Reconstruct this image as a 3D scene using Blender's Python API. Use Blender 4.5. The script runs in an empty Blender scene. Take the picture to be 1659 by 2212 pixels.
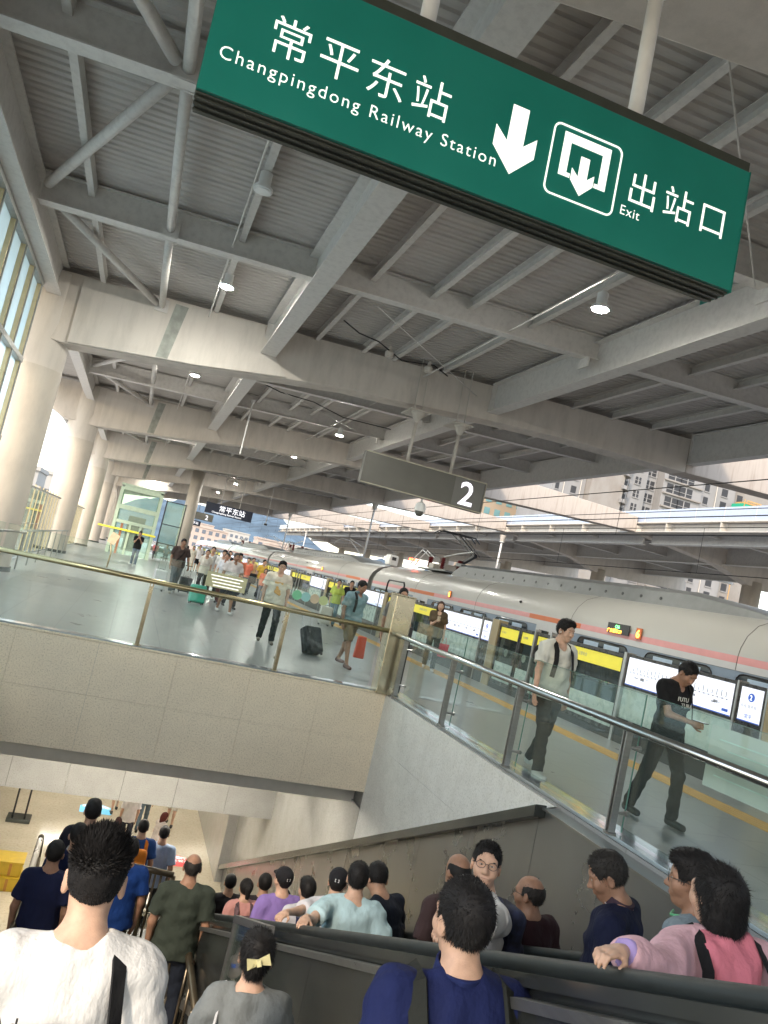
import bpy, math, random
import numpy as np
from mathutils import Vector, Matrix
random.seed(7); RNG = np.random.default_rng(7)
R = math.radians
SC = bpy.context.scene
COL = SC.collection
# ------------------------------------------------------------------ camera
yaw, pitch, roll, EYE = R(17.2), R(5.5), R(12.85), 1.7
fw = Vector((math.sin(yaw)*math.cos(pitch), math.cos(yaw)*math.cos(pitch), math.sin(pitch)))
r0 = Vector((math.cos(yaw), -math.sin(yaw), 0)); u0 = r0.cross(fw)
rt = math.cos(roll)*r0 + math.sin(roll)*u0; up = math.cos(roll)*u0 - math.sin(roll)*r0
cd = bpy.data.cameras.new('camera'); cam = bpy.data.objects.new('camera', cd); COL.objects.link(cam)
cam.matrix_world = Matrix(((rt.x, up.x, -fw.x, 0), (rt.y, up.y, -fw.y, 0), (rt.z, up.z, -fw.z, EYE), (0, 0, 0, 1)))
cd.sensor_fit = 'VERTICAL'; cd.sensor_height = 24; cd.lens = 1650/2212*24
cd.clip_start = 0.05; cd.clip_end = 9000
SC.camera = cam
# ------------------------------------------------------------------ world, sun, exposure
W = bpy.data.worlds.new("World"); SC.world = W; W.use_nodes = True
nt = W.node_tree; nt.nodes.clear()
wo = nt.nodes.new('ShaderNodeOutputWorld'); bg = nt.nodes.new('ShaderNodeBackground'); sk = nt.nodes.new('ShaderNodeTexSky')
sk.sky_type = 'NISHITA'; sk.sun_disc = False; SUN_EL, SUN_AZ = 36, 225
sk.sun_elevation = R(SUN_EL); sk.sun_rotation = R(SUN_AZ); sk.air_density = 1.3; sk.dust_density = 1.4; sk.ozone_density = 1.0
# thin bright cloud over the whole sky
tc = nt.nodes.new('ShaderNodeTexCoord'); mp = nt.nodes.new('ShaderNodeMapping'); mp.inputs['Scale'].default_value = (1.2, 1.2, 4)
nz = nt.nodes.new('ShaderNodeTexNoise'); nz.inputs['Scale'].default_value = 2.2; nz.inputs['Detail'].default_value = 7; nz.inputs['Roughness'].default_value = .6
cr = nt.nodes.new('ShaderNodeValToRGB'); cr.color_ramp.elements[0].position = .34; cr.color_ramp.elements[1].position = .68
cr.color_ramp.elements[0].color = (.10, .10, .10, 1); cr.color_ramp.elements[1].color = (.8, .8, .8, 1)
mx = nt.nodes.new('ShaderNodeMixRGB'); mx.inputs['Color2'].default_value = (3.7, 3.65, 3.75, 1)
nt.links.new(tc.outputs['Generated'], mp.inputs['Vector']); nt.links.new(mp.outputs['Vector'], nz.inputs['Vector'])
nt.links.new(nz.outputs['Fac'], cr.inputs['Fac']); nt.links.new(cr.outputs['Color'], mx.inputs['Fac'])
nt.links.new(sk.outputs['Color'], mx.inputs['Color1']); nt.links.new(mx.outputs['Color'], bg.inputs['Color'])
bg.inputs['Strength'].default_value = 0.13
nt.links.new(bg.outputs['Background'], wo.inputs['Surface'])
sl = bpy.data.lights.new('sun', 'SUN'); sl.energy = .7; sl.angle = R(6); sl.color = (1, .84, .66)
sun = bpy.data.objects.new('sun', sl); COL.objects.link(sun)
az = R(SUN_AZ); sd = Vector((math.sin(az)*math.cos(R(SUN_EL)), math.cos(az)*math.cos(R(SUN_EL)), math.sin(R(SUN_EL))))
sun.rotation_euler = sd.to_track_quat('Z', 'Y').to_euler(); sun.location = (0, 0, 60)
SC.view_settings.view_transform = 'Standard'; SC.view_settings.look = 'None'; SC.view_settings.gamma = 1
SC.view_settings.use_curve_mapping = False; SC.view_settings.exposure = 2.25
SC.cycles.max_bounces = 8; SC.cycles.transparent_max_bounces = 16; SC.cycles.diffuse_bounces = 5
# ------------------------------------------------------------------ materials
def M(name, col, rough=.6, metal=0., nscale=6., namp=.15, bump=0., bscale=None, spec=.5, emit=None, estr=0, alpha=None, trans=0., stretch=None, coat=0, obj=True):
    m = bpy.data.materials.new(name); m.use_nodes = True
    t = m.node_tree; b = t.nodes['Principled BSDF']
    b.inputs['Roughness'].default_value = rough; b.inputs['Metallic'].default_value = metal
    b.inputs['Specular IOR Level'].default_value = spec
    c = (*col, 1)
    co = t.nodes.new('ShaderNodeTexCoord'); ou = 'Object'
    mpn = t.nodes.new('ShaderNodeMapping'); t.links.new(co.outputs[ou], mpn.inputs['Vector'])
    if stretch: mpn.inputs['Scale'].default_value = stretch
    if namp:
        n = t.nodes.new('ShaderNodeTexNoise'); n.inputs['Scale'].default_value = nscale; n.inputs['Detail'].default_value = 6
        t.links.new(mpn.outputs['Vector'], n.inputs['Vector'])
        r = t.nodes.new('ShaderNodeValToRGB')
        r.color_ramp.elements[0].position = .3; r.color_ramp.elements[1].position = .7
        r.color_ramp.elements[0].color = (*[max(0, x*(1-namp)) for x in col], 1)
        r.color_ramp.elements[1].color = (*[min(1, x*(1+namp)) for x in col], 1)
        t.links.new(n.outputs['Fac'], r.inputs['Fac']); t.links.new(r.outputs['Color'], b.inputs['Base Color'])
        mr = t.nodes.new('ShaderNodeMapRange'); mr.inputs['To Min'].default_value = max(.02, rough-.12*min(1, rough*2)); mr.inputs['To Max'].default_value = min(1, rough+.12)
        t.links.new(n.outputs['Fac'], mr.inputs['Value']); t.links.new(mr.outputs['Result'], b.inputs['Roughness'])
    else: b.inputs['Base Color'].default_value = c
    if bump:
        n2 = t.nodes.new('ShaderNodeTexNoise'); n2.inputs['Scale'].default_value = bscale or nscale*6; n2.inputs['Detail'].default_value = 4
        t.links.new(mpn.outputs['Vector'], n2.inputs['Vector'])
        bn = t.nodes.new('ShaderNodeBump'); bn.inputs['Strength'].default_value = bump; bn.inputs['Distance'].default_value = .01
        t.links.new(n2.outputs['Fac'], bn.inputs['Height']); t.links.new(bn.outputs['Normal'], b.inputs['Normal'])
    if emit: b.inputs['Emission Color'].default_value = (*emit, 1); b.inputs['Emission Strength'].default_value = estr
    if trans: b.inputs['Transmission Weight'].default_value = trans
    if coat: b.inputs['Coat Weight'].default_value = coat; b.inputs['Coat Roughness'].default_value = .05
    return m
def glass_mat(name, tint, refl_rough=.03, dens=.12, col=(.5, .7, .62)):
    """thin sheet glass: transparent + fresnel gloss + a little surface film"""
    m = bpy.data.materials.new(name); m.use_nodes = True; t = m.node_tree; t.nodes.clear()
    o = t.nodes.new('ShaderNodeOutputMaterial'); tr = t.nodes.new('ShaderNodeBsdfTransparent'); tr.inputs['Color'].default_value = (*tint, 1)
    g = t.nodes.new('ShaderNodeBsdfGlossy'); g.inputs['Roughness'].default_value = refl_rough
    lw_ = t.nodes.new('ShaderNodeLayerWeight'); lw_.inputs['Blend'].default_value = .5
    pw = t.nodes.new('ShaderNodeMath'); pw.operation = 'POWER'; pw.inputs[1].default_value = 5; t.links.new(lw_.outputs['Facing'], pw.inputs[0])
    f = t.nodes.new('ShaderNodeMath'); f.operation = 'MULTIPLY_ADD'; f.inputs[1].default_value = .9; f.inputs[2].default_value = .035; t.links.new(pw.outputs[0], f.inputs[0])
    d = t.nodes.new('ShaderNodeBsdfDiffuse'); d.inputs['Color'].default_value = (*col, 1)
    m1 = t.nodes.new('ShaderNodeMixShader'); m2 = t.nodes.new('ShaderNodeMixShader'); m1.inputs[0].default_value = dens
    t.links.new(tr.outputs[0], m1.inputs[1]); t.links.new(d.outputs[0], m1.inputs[2])
    t.links.new(f.outputs[0], m2.inputs[0]); t.links.new(m1.outputs[0], m2.inputs[1]); t.links.new(g.outputs[0], m2.inputs[2])
    t.links.new(m2.outputs[0], o.inputs['Surface']); return m
def granite(name, base, dark, rough, scale=60, blot=.35):
    m = bpy.data.materials.new(name); m.use_nodes = True; t = m.node_tree; b = t.nodes['Principled BSDF']
    co = t.nodes.new('ShaderNodeTexCoord')
    v = t.nodes.new('ShaderNodeTexNoise'); v.inputs['Scale'].default_value = scale; v.inputs['Detail'].default_value = 3; v.inputs['Roughness'].default_value = .7
    n = t.nodes.new('ShaderNodeTexNoise'); n.inputs['Scale'].default_value = scale/12; n.inputs['Detail'].default_value = 5
    t.links.new(co.outputs['Object'], v.inputs['Vector']); t.links.new(co.outputs['Object'], n.inputs['Vector'])
    r = t.nodes.new('ShaderNodeValToRGB'); e = r.color_ramp.elements
    e[0].position = .34; e[0].color = (*dark, 1); e[1].position = .56; e[1].color = (*base, 1)
    x = e.new(.43); x.color = (*[(a*2+b_)/3 for a, b_ in zip(base, dark)], 1)
    t.links.new(v.outputs['Fac'], r.inputs['Fac'])
    mm = t.nodes.new('ShaderNodeMixRGB'); mm.blend_type = 'MULTIPLY'; mm.inputs['Fac'].default_value = blot
    r2 = t.nodes.new('ShaderNodeValToRGB'); r2.color_ramp.elements[0].position = .3; r2.color_ramp.elements[1].position = .65; r2.color_ramp.elements[0].color = (.55, .53, .5, 1)
    t.links.new(n.outputs['Fac'], r2.inputs['Fac']); t.links.new(r.outputs['Color'], mm.inputs['Color1']); t.links.new(r2.outputs['Color'], mm.inputs['Color2'])
    t.links.new(mm.outputs['Color'], b.inputs['Base Color']); b.inputs['Roughness'].default_value = rough
    return m
def stained(name, base, stain, rough=.7, sx=(3, 3, .5), lo=.45, hi=.75):
    """paint with run-down rain stains and blotches"""
    m = M(name, base, rough, namp=0, bump=.08, bscale=60); t = m.node_tree; b = t.nodes['Principled BSDF']
    co = t.nodes.new('ShaderNodeTexCoord'); mpn = t.nodes.new('ShaderNodeMapping'); mpn.inputs['Scale'].default_value = sx
    n = t.nodes.new('ShaderNodeTexNoise'); n.inputs['Scale'].default_value = 2; n.inputs['Detail'].default_value = 7; n.inputs['Roughness'].default_value = .65
    r = t.nodes.new('ShaderNodeValToRGB'); r.color_ramp.elements[0].position = lo; r.color_ramp.elements[1].position = hi
    r.color_ramp.elements[0].color = (*base, 1); r.color_ramp.elements[1].color = (*stain, 1)
    n3 = t.nodes.new('ShaderNodeTexNoise'); n3.inputs['Scale'].default_value = 90; mm = t.nodes.new('ShaderNodeMixRGB'); mm.blend_type = 'MULTIPLY'; mm.inputs['Fac'].default_value = .12
    t.links.new(co.outputs['Object'], mpn.inputs['Vector']); t.links.new(mpn.outputs['Vector'], n.inputs['Vector']); t.links.new(co.outputs['Object'], n3.inputs['Vector'])
    t.links.new(n.outputs['Fac'], r.inputs['Fac']); t.links.new(r.outputs['Color'], mm.inputs['Color1']); t.links.new(n3.outputs['Fac'], mm.inputs['Color2'])
    t.links.new(mm.outputs['Color'], b.inputs['Base Color']); return m
m_conc = stained('painted_beam', (.64, .58, .515), (.50, .455, .40), .75, (1.2, 1.2, .35))
m_conc2 = stained('painted_beam_patch', (.66, .605, .54), (.54, .495, .44), .75, (1.5, 1.5, .3))
m_steel = stained('painted_steel', (.66, .63, .59), (.54, .51, .48), .5, (4, 4, 4))
m_roof = stained('corrugated_sheet', (.52, .485, .45), (.42, .39, .36), .55, (.8, 3, 1))
m_slotbeam = stained('weathered_beam', (.50, .435, .375), (.33, .26, .21), .8, (3, 3, .3), .48, .8)
m_white = M('white_paint', (.72, .72, .7), .45, namp=.06)
m_offwhite = stained('gutter_paint', (.56, .52, .46), (.42, .37, .31), .6, (3, 3, .4), .5, .8)
m_cable = M('black_cable', (.02, .02, .02), .6, namp=0)
m_colm = stained('column_paint', (.60, .54, .46), (.48, .43, .37), .55, (1, 1, .4))
def floor_mat():
    m = bpy.data.materials.new('grey_stone_floor'); m.use_nodes = True; t = m.node_tree; b = t.nodes['Principled BSDF']
    co = t.nodes.new('ShaderNodeTexCoord'); br = t.nodes.new('ShaderNodeTexBrick'); br.offset = 0
    br.inputs['Color1'].default_value = (.255, .26, .262, 1); br.inputs['Color2'].default_value = (.275, .278, .28, 1); br.inputs['Mortar'].default_value = (.15, .152, .155, 1)
    br.inputs['Scale'].default_value = 1; br.inputs['Mortar Size'].default_value = .006; br.inputs['Brick Width'].default_value = .8; br.inputs['Row Height'].default_value = .8
    n = t.nodes.new('ShaderNodeTexNoise'); n.inputs['Scale'].default_value = 1.3; n.inputs['Detail'].default_value = 8; n.inputs['Roughness'].default_value = .65
    mm = t.nodes.new('ShaderNodeMixRGB'); mm.blend_type = 'MULTIPLY'; mm.inputs['Fac'].default_value = .35
    r2 = t.nodes.new('ShaderNodeValToRGB'); r2.color_ramp.elements[0].position = .35; r2.color_ramp.elements[1].position = .65; r2.color_ramp.elements[0].color = (.6, .6, .6, 1)
    mr = t.nodes.new('ShaderNodeMapRange'); mr.inputs['To Min'].default_value = .2; mr.inputs['To Max'].default_value = .42
    t.links.new(co.outputs['Object'], br.inputs['Vector']); t.links.new(co.outputs['Object'], n.inputs['Vector']); t.links.new(n.outputs['Fac'], r2.inputs['Fac'])
    t.links.new(br.outputs['Color'], mm.inputs['Color1']); t.links.new(r2.outputs['Color'], mm.inputs['Color2']); t.links.new(mm.outputs['Color'], b.inputs['Base Color'])
    t.links.new(n.outputs['Fac'], mr.inputs['Value']); t.links.new(mr.outputs['Result'], b.inputs['Roughness'])
    return m
m_floor = floor_mat()
m_granwarm = granite('beige_granite', (.92, .80, .62), (.62, .52, .38), .5, 45, .12)
m_gransid = granite('pale_granite', (.72, .72, .69), (.52, .52, .49), .45, 50, .2)
m_granpol = granite('polished_granite', (.40, .395, .375), (.31, .305, .29), .24, 40, .2)
m_cream = granite('cream_polished_floor', (.62, .56, .44), (.5, .44, .34), .12, 14, .25)
m_stepm = granite('step_granite', (.30, .29, .27), (.17, .165, .16), .35, 40)
m_inox = M('brushed_steel', (.30, .30, .29), .3, .85, 3, .1, stretch=(1, 1, 12))
m_darkinox = M('dark_steel_cladding', (.125, .135, .13), .18, .8, 2, .15)
m_gold = M('gold_tinted_steel', (.52, .46, .33), .22, .9, 4, .1)
m_rail = M('handrail_steel', (.50, .52, .50), .16, .95, 4, .06)
m_railg = M('brass_tinted_handrail', (.52, .45, .27), .2, .95, 4, .08)
m_rubber = M('black_rubber', (.012, .016, .016), .5, namp=.1)
m_black = M('black_plastic', (.02, .02, .022), .3, namp=0)
m_blackglass = M('black_glass', (.012, .014, .015), .08, namp=0, coat=.5)
m_green = M('sign_green', (.007, .19, .15), .3, namp=.06, nscale=2)
m_signframe = M('sign_frame_dark', (.06, .066, .055), .35, .3, namp=.1)
m_letter = M('white_letter', (.8, .8, .76), .5, namp=0, emit=(1, .97, .88), estr=.25)
m_lamp = M('lamp_lens', (1, 1, 1), .3, namp=0, emit=(1, .98, .9), estr=420)
m_lamp2 = M('ceiling_panel_light', (1, 1, 1), .3, namp=0, emit=(1, .93, .8), estr=9)
m_glass = glass_mat('balustrade_glass', (.93, .972, .955), .02, .025, (.45, .6, .55))
m_glassedge = M('green_glass_edge', (.10, .22, .18), .15, namp=0)
def frost_mat():
    m = bpy.data.materials.new('frosted_window'); m.use_nodes = True; t = m.node_tree; t.nodes.clear()
    o = t.nodes.new('ShaderNodeOutputMaterial'); a = t.nodes.new('ShaderNodeBsdfTranslucent'); a.inputs['Color'].default_value = (.70, .82, .88, 1)
    g = t.nodes.new('ShaderNodeBsdfGlossy'); g.inputs['Roughness'].default_value = .15; g.inputs['Color'].default_value = (.8, .9, .95, 1)
    x = t.nodes.new('ShaderNodeMixShader'); x.inputs[0].default_value = .1; tr = t.nodes.new('ShaderNodeBsdfTransparent'); tr.inputs['Color'].default_value = (.85, .93, .98, 1)
    y = t.nodes.new('ShaderNodeMixShader'); n = t.nodes.new('ShaderNodeTexNoise'); n.inputs['Scale'].default_value = .5; co = t.nodes.new('ShaderNodeTexCoord'); t.links.new(co.outputs['Object'], n.inputs['Vector'])
    mr = t.nodes.new('ShaderNodeMapRange'); mr.inputs['From Min'].default_value = .35; mr.inputs['From Max'].default_value = .65; mr.inputs['To Min'].default_value = .05; mr.inputs['To Max'].default_value = .5; t.links.new(n.outputs['Fac'], mr.inputs['Value'])
    t.links.new(a.outputs[0], x.inputs[1]); t.links.new(g.outputs[0], x.inputs[2]); t.links.new(mr.outputs[0], y.inputs[0]); t.links.new(x.outputs[0], y.inputs[1]); t.links.new(tr.outputs[0], y.inputs[2]); t.links.new(y.outputs[0], o.inputs['Surface']); return m
m_frost = frost_mat()
m_liftglass = glass_mat('lift_glass', (.78, .9, .84), .05, .2, (.5, .62, .52))
# ------------------------------------------------------------------ mesh building
class MB:
    def __init__(s): s.v = []; s.f = []; s.m = []
    def add(s, vs, fs, mi=0):
        o = len(s.v); s.v += [tuple(v) for v in vs]; s.f += [tuple(i+o for i in f) for f in fs]; s.m += [mi]*len(fs); return s
    def box(s, x0, x1, y0, y1, z0, z1, mi=0):
        return s.add([(x0,y0,z0),(x1,y0,z0),(x1,y1,z0),(x0,y1,z0),(x0,y0,z1),(x1,y0,z1),(x1,y1,z1),(x0,y1,z1)],
                     [(0,3,2,1),(4,5,6,7),(0,1,5,4),(1,2,6,5),(2,3,7,6),(3,0,4,7)], mi)
    def hexa(s, p, mi=0):   # 8 points, bottom ring then top ring
        return s.add(p, [(0,3,2,1),(4,5,6,7),(0,1,5,4),(1,2,6,5),(2,3,7,6),(3,0,4,7)], mi)
    def prism(s, pts, axis, a, b, mi=0):
        n = len(pts)
        def P(q, t): return (t, q[0], q[1]) if axis == 'x' else ((q[0], t, q[1]) if axis == 'y' else (q[0], q[1], t))
        vs = [P(q, a) for q in pts]+[P(q, b) for q in pts]
        fs = [tuple(range(n)), tuple(range(2*n-1, n-1, -1))]+[(i, i+n, (i+1) % n+n, (i+1) % n) for i in range(n)]
        return s.add(vs, fs, mi)
    def tube(s, p0, p1, r, n=12, r1=None, mi=0, cap=True):
        p0, p1 = Vector(p0), Vector(p1); d = (p1-p0).normalized(); a = d.orthogonal().normalized(); b = d.cross(a); r1 = r if r1 is None else r1
        vs = []
        for p, q in ((p0, r), (p1, r1)):
            vs += [p+q*(math.cos(2*math.pi*i/n)*a+math.sin(2*math.pi*i/n)*b) for i in range(n)]
        fs = [(i, (i+1) % n, (i+1) % n+n, i+n) for i in range(n)]
        if cap: fs += [tuple(range(n-1, -1, -1)), tuple(range(n, 2*n))]
        return s.add(vs, fs, mi)
    def path(s, pts, r, n=8, mi=0):
        pts = [Vector(p) for p in pts]
        ring = []; o = len(s.v)
        a = None
        for k, p in enumerate(pts):
            d = ((pts[k+1]-p if k < len(pts)-1 else p-pts[k-1]).normalized()+(p-pts[k-1] if k else pts[1]-p).normalized()).normalized()
            a = d.orthogonal().normalized() if a is None else (a-a.dot(d)*d).normalized()
            b = d.cross(a)
            ring.append([p+r*(math.cos(2*math.pi*i/n)*a+math.sin(2*math.pi*i/n)*b) for i in range(n)])
        vs = [v for q in ring for v in q]
        fs = [(k*n+i, k*n+(i+1) % n, (k+1)*n+(i+1) % n, (k+1)*n+i) for k in range(len(pts)-1) for i in range(n)]
        fs += [tuple(range(n-1, -1, -1)), tuple(range((len(pts)-1)*n, len(pts)*n))]
        return s.add(vs, fs, mi)
    def bar(s, p0, p1, w, h, upv=(0, 0, 1), mi=0):
        p0, p1 = Vector(p0), Vector(p1); d = (p1-p0).normalized(); sd_ = d.cross(Vector(upv)).normalized()*w/2; u_ = sd_.cross(d).normalized()*h/2
        q = [p0-sd_-u_, p0+sd_-u_, p1+sd_-u_, p1-sd_-u_, p0-sd_+u_, p0+sd_+u_, p1+sd_+u_, p1-sd_+u_]
        return s.hexa(q, mi)
    def lathe(s, prof, n=20, c=(0, 0, 0), mi=0):
        vs = [(c[0]+r*math.cos(2*math.pi*i/n), c[1]+r*math.sin(2*math.pi*i/n), c[2]+z) for r, z in prof for i in range(n)]
        k = len(prof); fs = [(j*n+i, j*n+(i+1) % n, (j+1)*n+(i+1) % n, (j+1)*n+i) for j in range(k-1) for i in range(n)]
        fs += [tuple(range(n-1, -1, -1)), tuple(range((k-1)*n, k*n))]
        return s.add(vs, fs, mi)
    def mesh(s, name, mats, smooth=False):
        me = bpy.data.meshes.new(name); me.from_pydata(s.v, [], s.f)
        for m in (mats if isinstance(mats, (list, tuple)) else [mats]): me.materials.append(m)
        me.polygons.foreach_set('material_index', s.m)
        if smooth: me.polygons.foreach_set('use_smooth', [True]*len(s.f)); 
        me.update()
        return me
    def build(s, name, mats, parent=None, smooth=False, bevel=0, **kw):
        return put(s.mesh(name, mats, smooth), name, parent, bevel=bevel, **kw)
def put(me, name, parent=None, loc=None, rot=None, bevel=0, scale=None, **tags):
    o = bpy.data.objects.new(name, me); COL.objects.link(o)
    if parent: o.parent = parent
    if loc: o.location = loc
    if rot: o.rotation_euler = rot
    if scale: o.scale = scale
    if bevel:
        b = o.modifiers.new('bevel', 'BEVEL'); b.width = bevel; b.segments = 2; b.limit_method = 'ANGLE'; b.angle_limit = R(40)
    for k, v in tags.items(): o[k] = v
    return o
def smooth_by_angle(me, ang=35):
    me.polygons.foreach_set('use_smooth', [True]*len(me.polygons))
    import bmesh
    b = bmesh.new(); b.from_mesh(me); a = R(ang)
    for e in b.edges:
        e.smooth = len(e.link_faces) == 2 and e.calc_face_angle(0) < a
    b.to_mesh(me); b.free(); return me
def thing(name, label, cat, loc=(0, 0, 0), rz=0, group=None):
    o = bpy.data.objects.new(name, None); COL.objects.link(o); o.location = loc; o.rotation_euler = (0, 0, rz); o.empty_display_size = .2
    o['label'] = label; o['category'] = cat
    if group: o['group'] = group
    return o
def tag(o, label, cat, group=None):
    o['label'] = label; o['category'] = cat
    if group: o['group'] = group
    return o
def copy_tree(o, parent=None):
    c = o.copy(); COL.objects.link(c); c.parent = parent
    for ch in o.children: copy_tree(ch, c)
    return c
def text_obj(body, size, mat, parent, loc, rot, name='lettering', ext=.002, align='LEFT', bold=0, sx=1, space=1):
    c = bpy.data.curves.new(name, 'FONT'); c.body = body; c.size = size; c.extrude = ext; c.align_x = align; c.resolution_u = 3; c.offset = bold; c.space_character = space
    t = bpy.data.objects.new(name, c); COL.objects.link(t)
    dg = bpy.context.evaluated_depsgraph_get(); me = bpy.data.meshes.new_from_object(t.evaluated_get(dg)); bpy.data.objects.remove(t); bpy.data.curves.remove(c)
    me.materials.clear(); me.materials.append(mat); me.name = name
    o = put(me, name, parent, loc, rot)
    if sx != 1: o.scale = (sx, 1, 1)
    return o
def struct(o): o['kind'] = 'structure'; return o
FACE_S = (R(90), 0, 0)     # text on a face looking toward -Y
FACE_W = (R(90), 0, R(-90))  # text on a face looking toward -X
# ================================================================== THE STATION
WX0, WX1, WY1 = -2.4, 4.5, 12.1      # stair well
LZ, GZ = -3.048, -7.0                   # landing and lower concourse
YB = [4.5+16*k for k in range(-1, 7)]   # front faces of the portal beams
zr = lambda x: 7.85+.05*(x+3)
# ---- ground & platform
b = MB(); b.box(-900, 1500, -300, 3000, -9.2, -9.0); struct(b.build('ground', M('dry_ground', (.20, .19, .15), .9, nscale=.05, namp=.3)))
b = MB(); T = .35
b.box(WX1+.001, 9.1, -12, WY1+.001, -T, 0); b.box(-3.9, 9.1, WY1+.0011, 140, -T, 0); b.box(-3.9, WX0, -12, WY1, -T, 0); b.box(WX0, WX1, -12, .5, -T, 0)
struct(b.build('platform_floor', m_floor))
b = MB(); b.box(9.02, 9.1, -12, 140, -1.3, -.351); b.box(-3.9, -3.8, -12, 140, -9, -.351); struct(b.build('platform_edge_wall', m_granpol))
b = MB(); b.box(9.1, 26, -60, 400, -1.7, -1.3); struct(b.build('track_bed', M('track_ballast', (.22, .2, .18), .95, nscale=25, namp=.4, bump=.8)))
for x in (10.13, 11.57, 15.2, 16.64, 19.5, 20.94):
    MB().box(x-.035, x+.035, -12, 300, -1.3, -1.14).build('rail', m_inox, kind='structure') if 0 else None
rl = thing('railway_track', 'steel rails of the track the train stands on', 'track', (0, 0, 0))
for x in (10.13, 11.57): MB().box(x-.035, x+.035, -12, 300, -1.298, -1.14).build('rail', m_inox, rl)
b = MB(); b.box(26, 44, -40, 160, -1.69, 0); struct(b.build('opposite_platform_floor', m_floor))
# ---- steel-blue kerb strips under the glass
m_kerb = M('polished_kerb', (.42, .47, .50), .1, .6, namp=.05)
kerb = thing('balustrade_kerb', 'polished steel kerb strip round the foot of the glass balustrade', 'kerb', (WX1, WY1, 0))
for (x0, x1, y0, y1) in ((WX1+.01, WX1+.32, .5, WY1+.32), (WX0, WX1-.002, WY1+.01, WY1+.22)):
    MB().box(x0-WX1, x1-WX1, y0-WY1, y1-WY1, .002, .035).build('kerb_strip', m_kerb, kerb, bevel=.004)
# ---- granite faced well walls (panels are pieces)
fw_ = thing('granite_end_wall', 'beige speckled granite wall below the far glass balustrade', 'wall', (0, WY1, 0))
MB().box(WX0, WX1, .03, .5, -1.62, -.352).build('wall_core', m_granpol, fw_)
me_cache = {}
def panel(x0, x1, z0, z1, mat, par, g=.0025, ax='y', pos=0, th=.03):
    k = (round(x1-x0, 3), round(z1-z0, 3), mat.name, ax)
    if k not in me_cache:
        w, h = x1-x0-g, z1-z0-g; b = MB()
        b.box(0, w, 0, th, 0, h) if ax == 'y' else b.box(0, th, 0, w, 0, h)
        me_cache[k] = b.mesh('granite_panel', mat)
    put(me_cache[k], 'granite_panel', par, (x0+g/2, pos-.032, z0+g/2) if ax == 'y' else (pos, x0+g/2, z0+g/2), bevel=.0015)
xs = [WX0+i*1.15 for i in range(7)]; xs[-1] = WX1
for i in range(6):
    panel(xs[i], xs[i+1], -.80, -.02, m_granwarm, fw_); panel(xs[i], xs[i+1], -1.62, -.80, m_granwarm, fw_)
MB().box(WX0, WX1-.035, -.04, -.001, -.016, .012).build('coping', m_granwarm, fw_, bevel=.004)
ledge = lambda y: -.45*(y-6.65)
sw = thing('granite_side_wall', 'pale granite wall over the sloping escalator ledge', 'wall', (WX1, WY1, 0))
MB().prism([(6.8-WY1, -.06), (WY1-WY1+12, -.06), (12, ledge(24.1)), (0, ledge(12.1))], 'x', .03, .3).build('wall_core', m_granpol, sw)
def clip_poly(pts, f):
    out = []
    for p, q in zip(pts, pts[1:]+pts[:1]):
        fp, fq = f(p), f(q)
        if fp >= 0: out.append(p)
        if (fp >= 0) != (fq >= 0):
            t_ = fp/(fp-fq); out.append((p[0]+(q[0]-p[0])*t_, p[1]+(q[1]-p[1])*t_))
    return out
for i in range(6):
    a, c = 6.70+i*1.1, min(6.70+(i+1)*1.1, 12.09) if i == 5 else 6.70+(i+1)*1.1
    if i == 4: c = 12.09
    if i == 5: break
    for z1, z0 in ((-.02, -.8), (-.8, -1.62), (-1.62, -2.6)):
        q = clip_poly([(a+.002, z0+.002), (c-.002, z0+.002), (c-.002, z1-.002), (a+.002, z1-.002)], lambda p: p[1]-ledge(p[0])-.002)
        if len(q) >= 3: MB().prism([(p[0]-WY1, p[1]) for p in q], 'x', -.032, -.002).build('granite_panel', m_gransid, sw)
for i in range(9):
    a, c = 12.1+i*1.2, 12.1+(i+1)*1.2
    MB().prism([(a-WY1+.002, -1.9), (c-WY1-.002, -1.9), (c-WY1-.002, ledge(c)), (a-WY1+.002, ledge(a))], 'x', -.032, -.002).build('granite_panel', m_granpol, sw)
lw = thing('well_left_wall', 'granite faced left wall of the stairwell', 'wall', (WX0, 0, 0))
MB().box(-.3, 0, .5, 30, GZ, -.352).build('wall_core', m_granpol, lw)
# ---- escalator wall: steel panels under the ledge
mw = thing('steel_panel_wall', 'dark brushed steel panelled wall beside the escalator', 'wall', (4.35, 0, 0))
js = [.5, 1.45, 2.75, 4.1, 5.39, 6.75, 8.07, 9.32, 10.6, 11.9, 13.2, 14.5, 15.8, 17.1, 18.4, 19.7, 21.0]
zs = lambda y: min(-.04, ledge(y))-.02
for a, c in zip(js[:-1], js[1:]):
    pts = [(a+.004, GZ), (c-.004, GZ), (c-.004, zs(c))]
    if a < 6.65 < c: pts.append((6.65, -.06))
    pts.append((a+.004, zs(a)))
    MB().prism(pts, 'x', 0, .03).build('steel_panel', M('steel_panel_metal', (.26, .268, .265), .26, .8, 1.5, .07) if 'spm' not in globals() else spm, mw)
    if 'spm' not in globals(): spm = bpy.data.materials['steel_panel_metal']
for j in js[1:-1]: MB().box(.012, .03, j-.003, j+.003, GZ, zs(j)).build('joint_strip', m_inox, mw)
MB().prism([(.5, GZ), (21, GZ), (21, ledge(21)-.2), (7.2, ledge(7.2)-.2), (.5, -.4)], 'x', .03, .1).build('wall_core', m_black, mw)
ld = tag(MB().prism([(6.65, -.01), (21.5, ledge(21.5)), (21.5, ledge(21.5)-.13), (6.9, -.24), (6.65, -.13)], 'x', 4.22, 4.349).build('steel_ledge', m_darkinox, bevel=.008), 'dark steel ledge sloping down between granite and steel panels', 'ledge')
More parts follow.
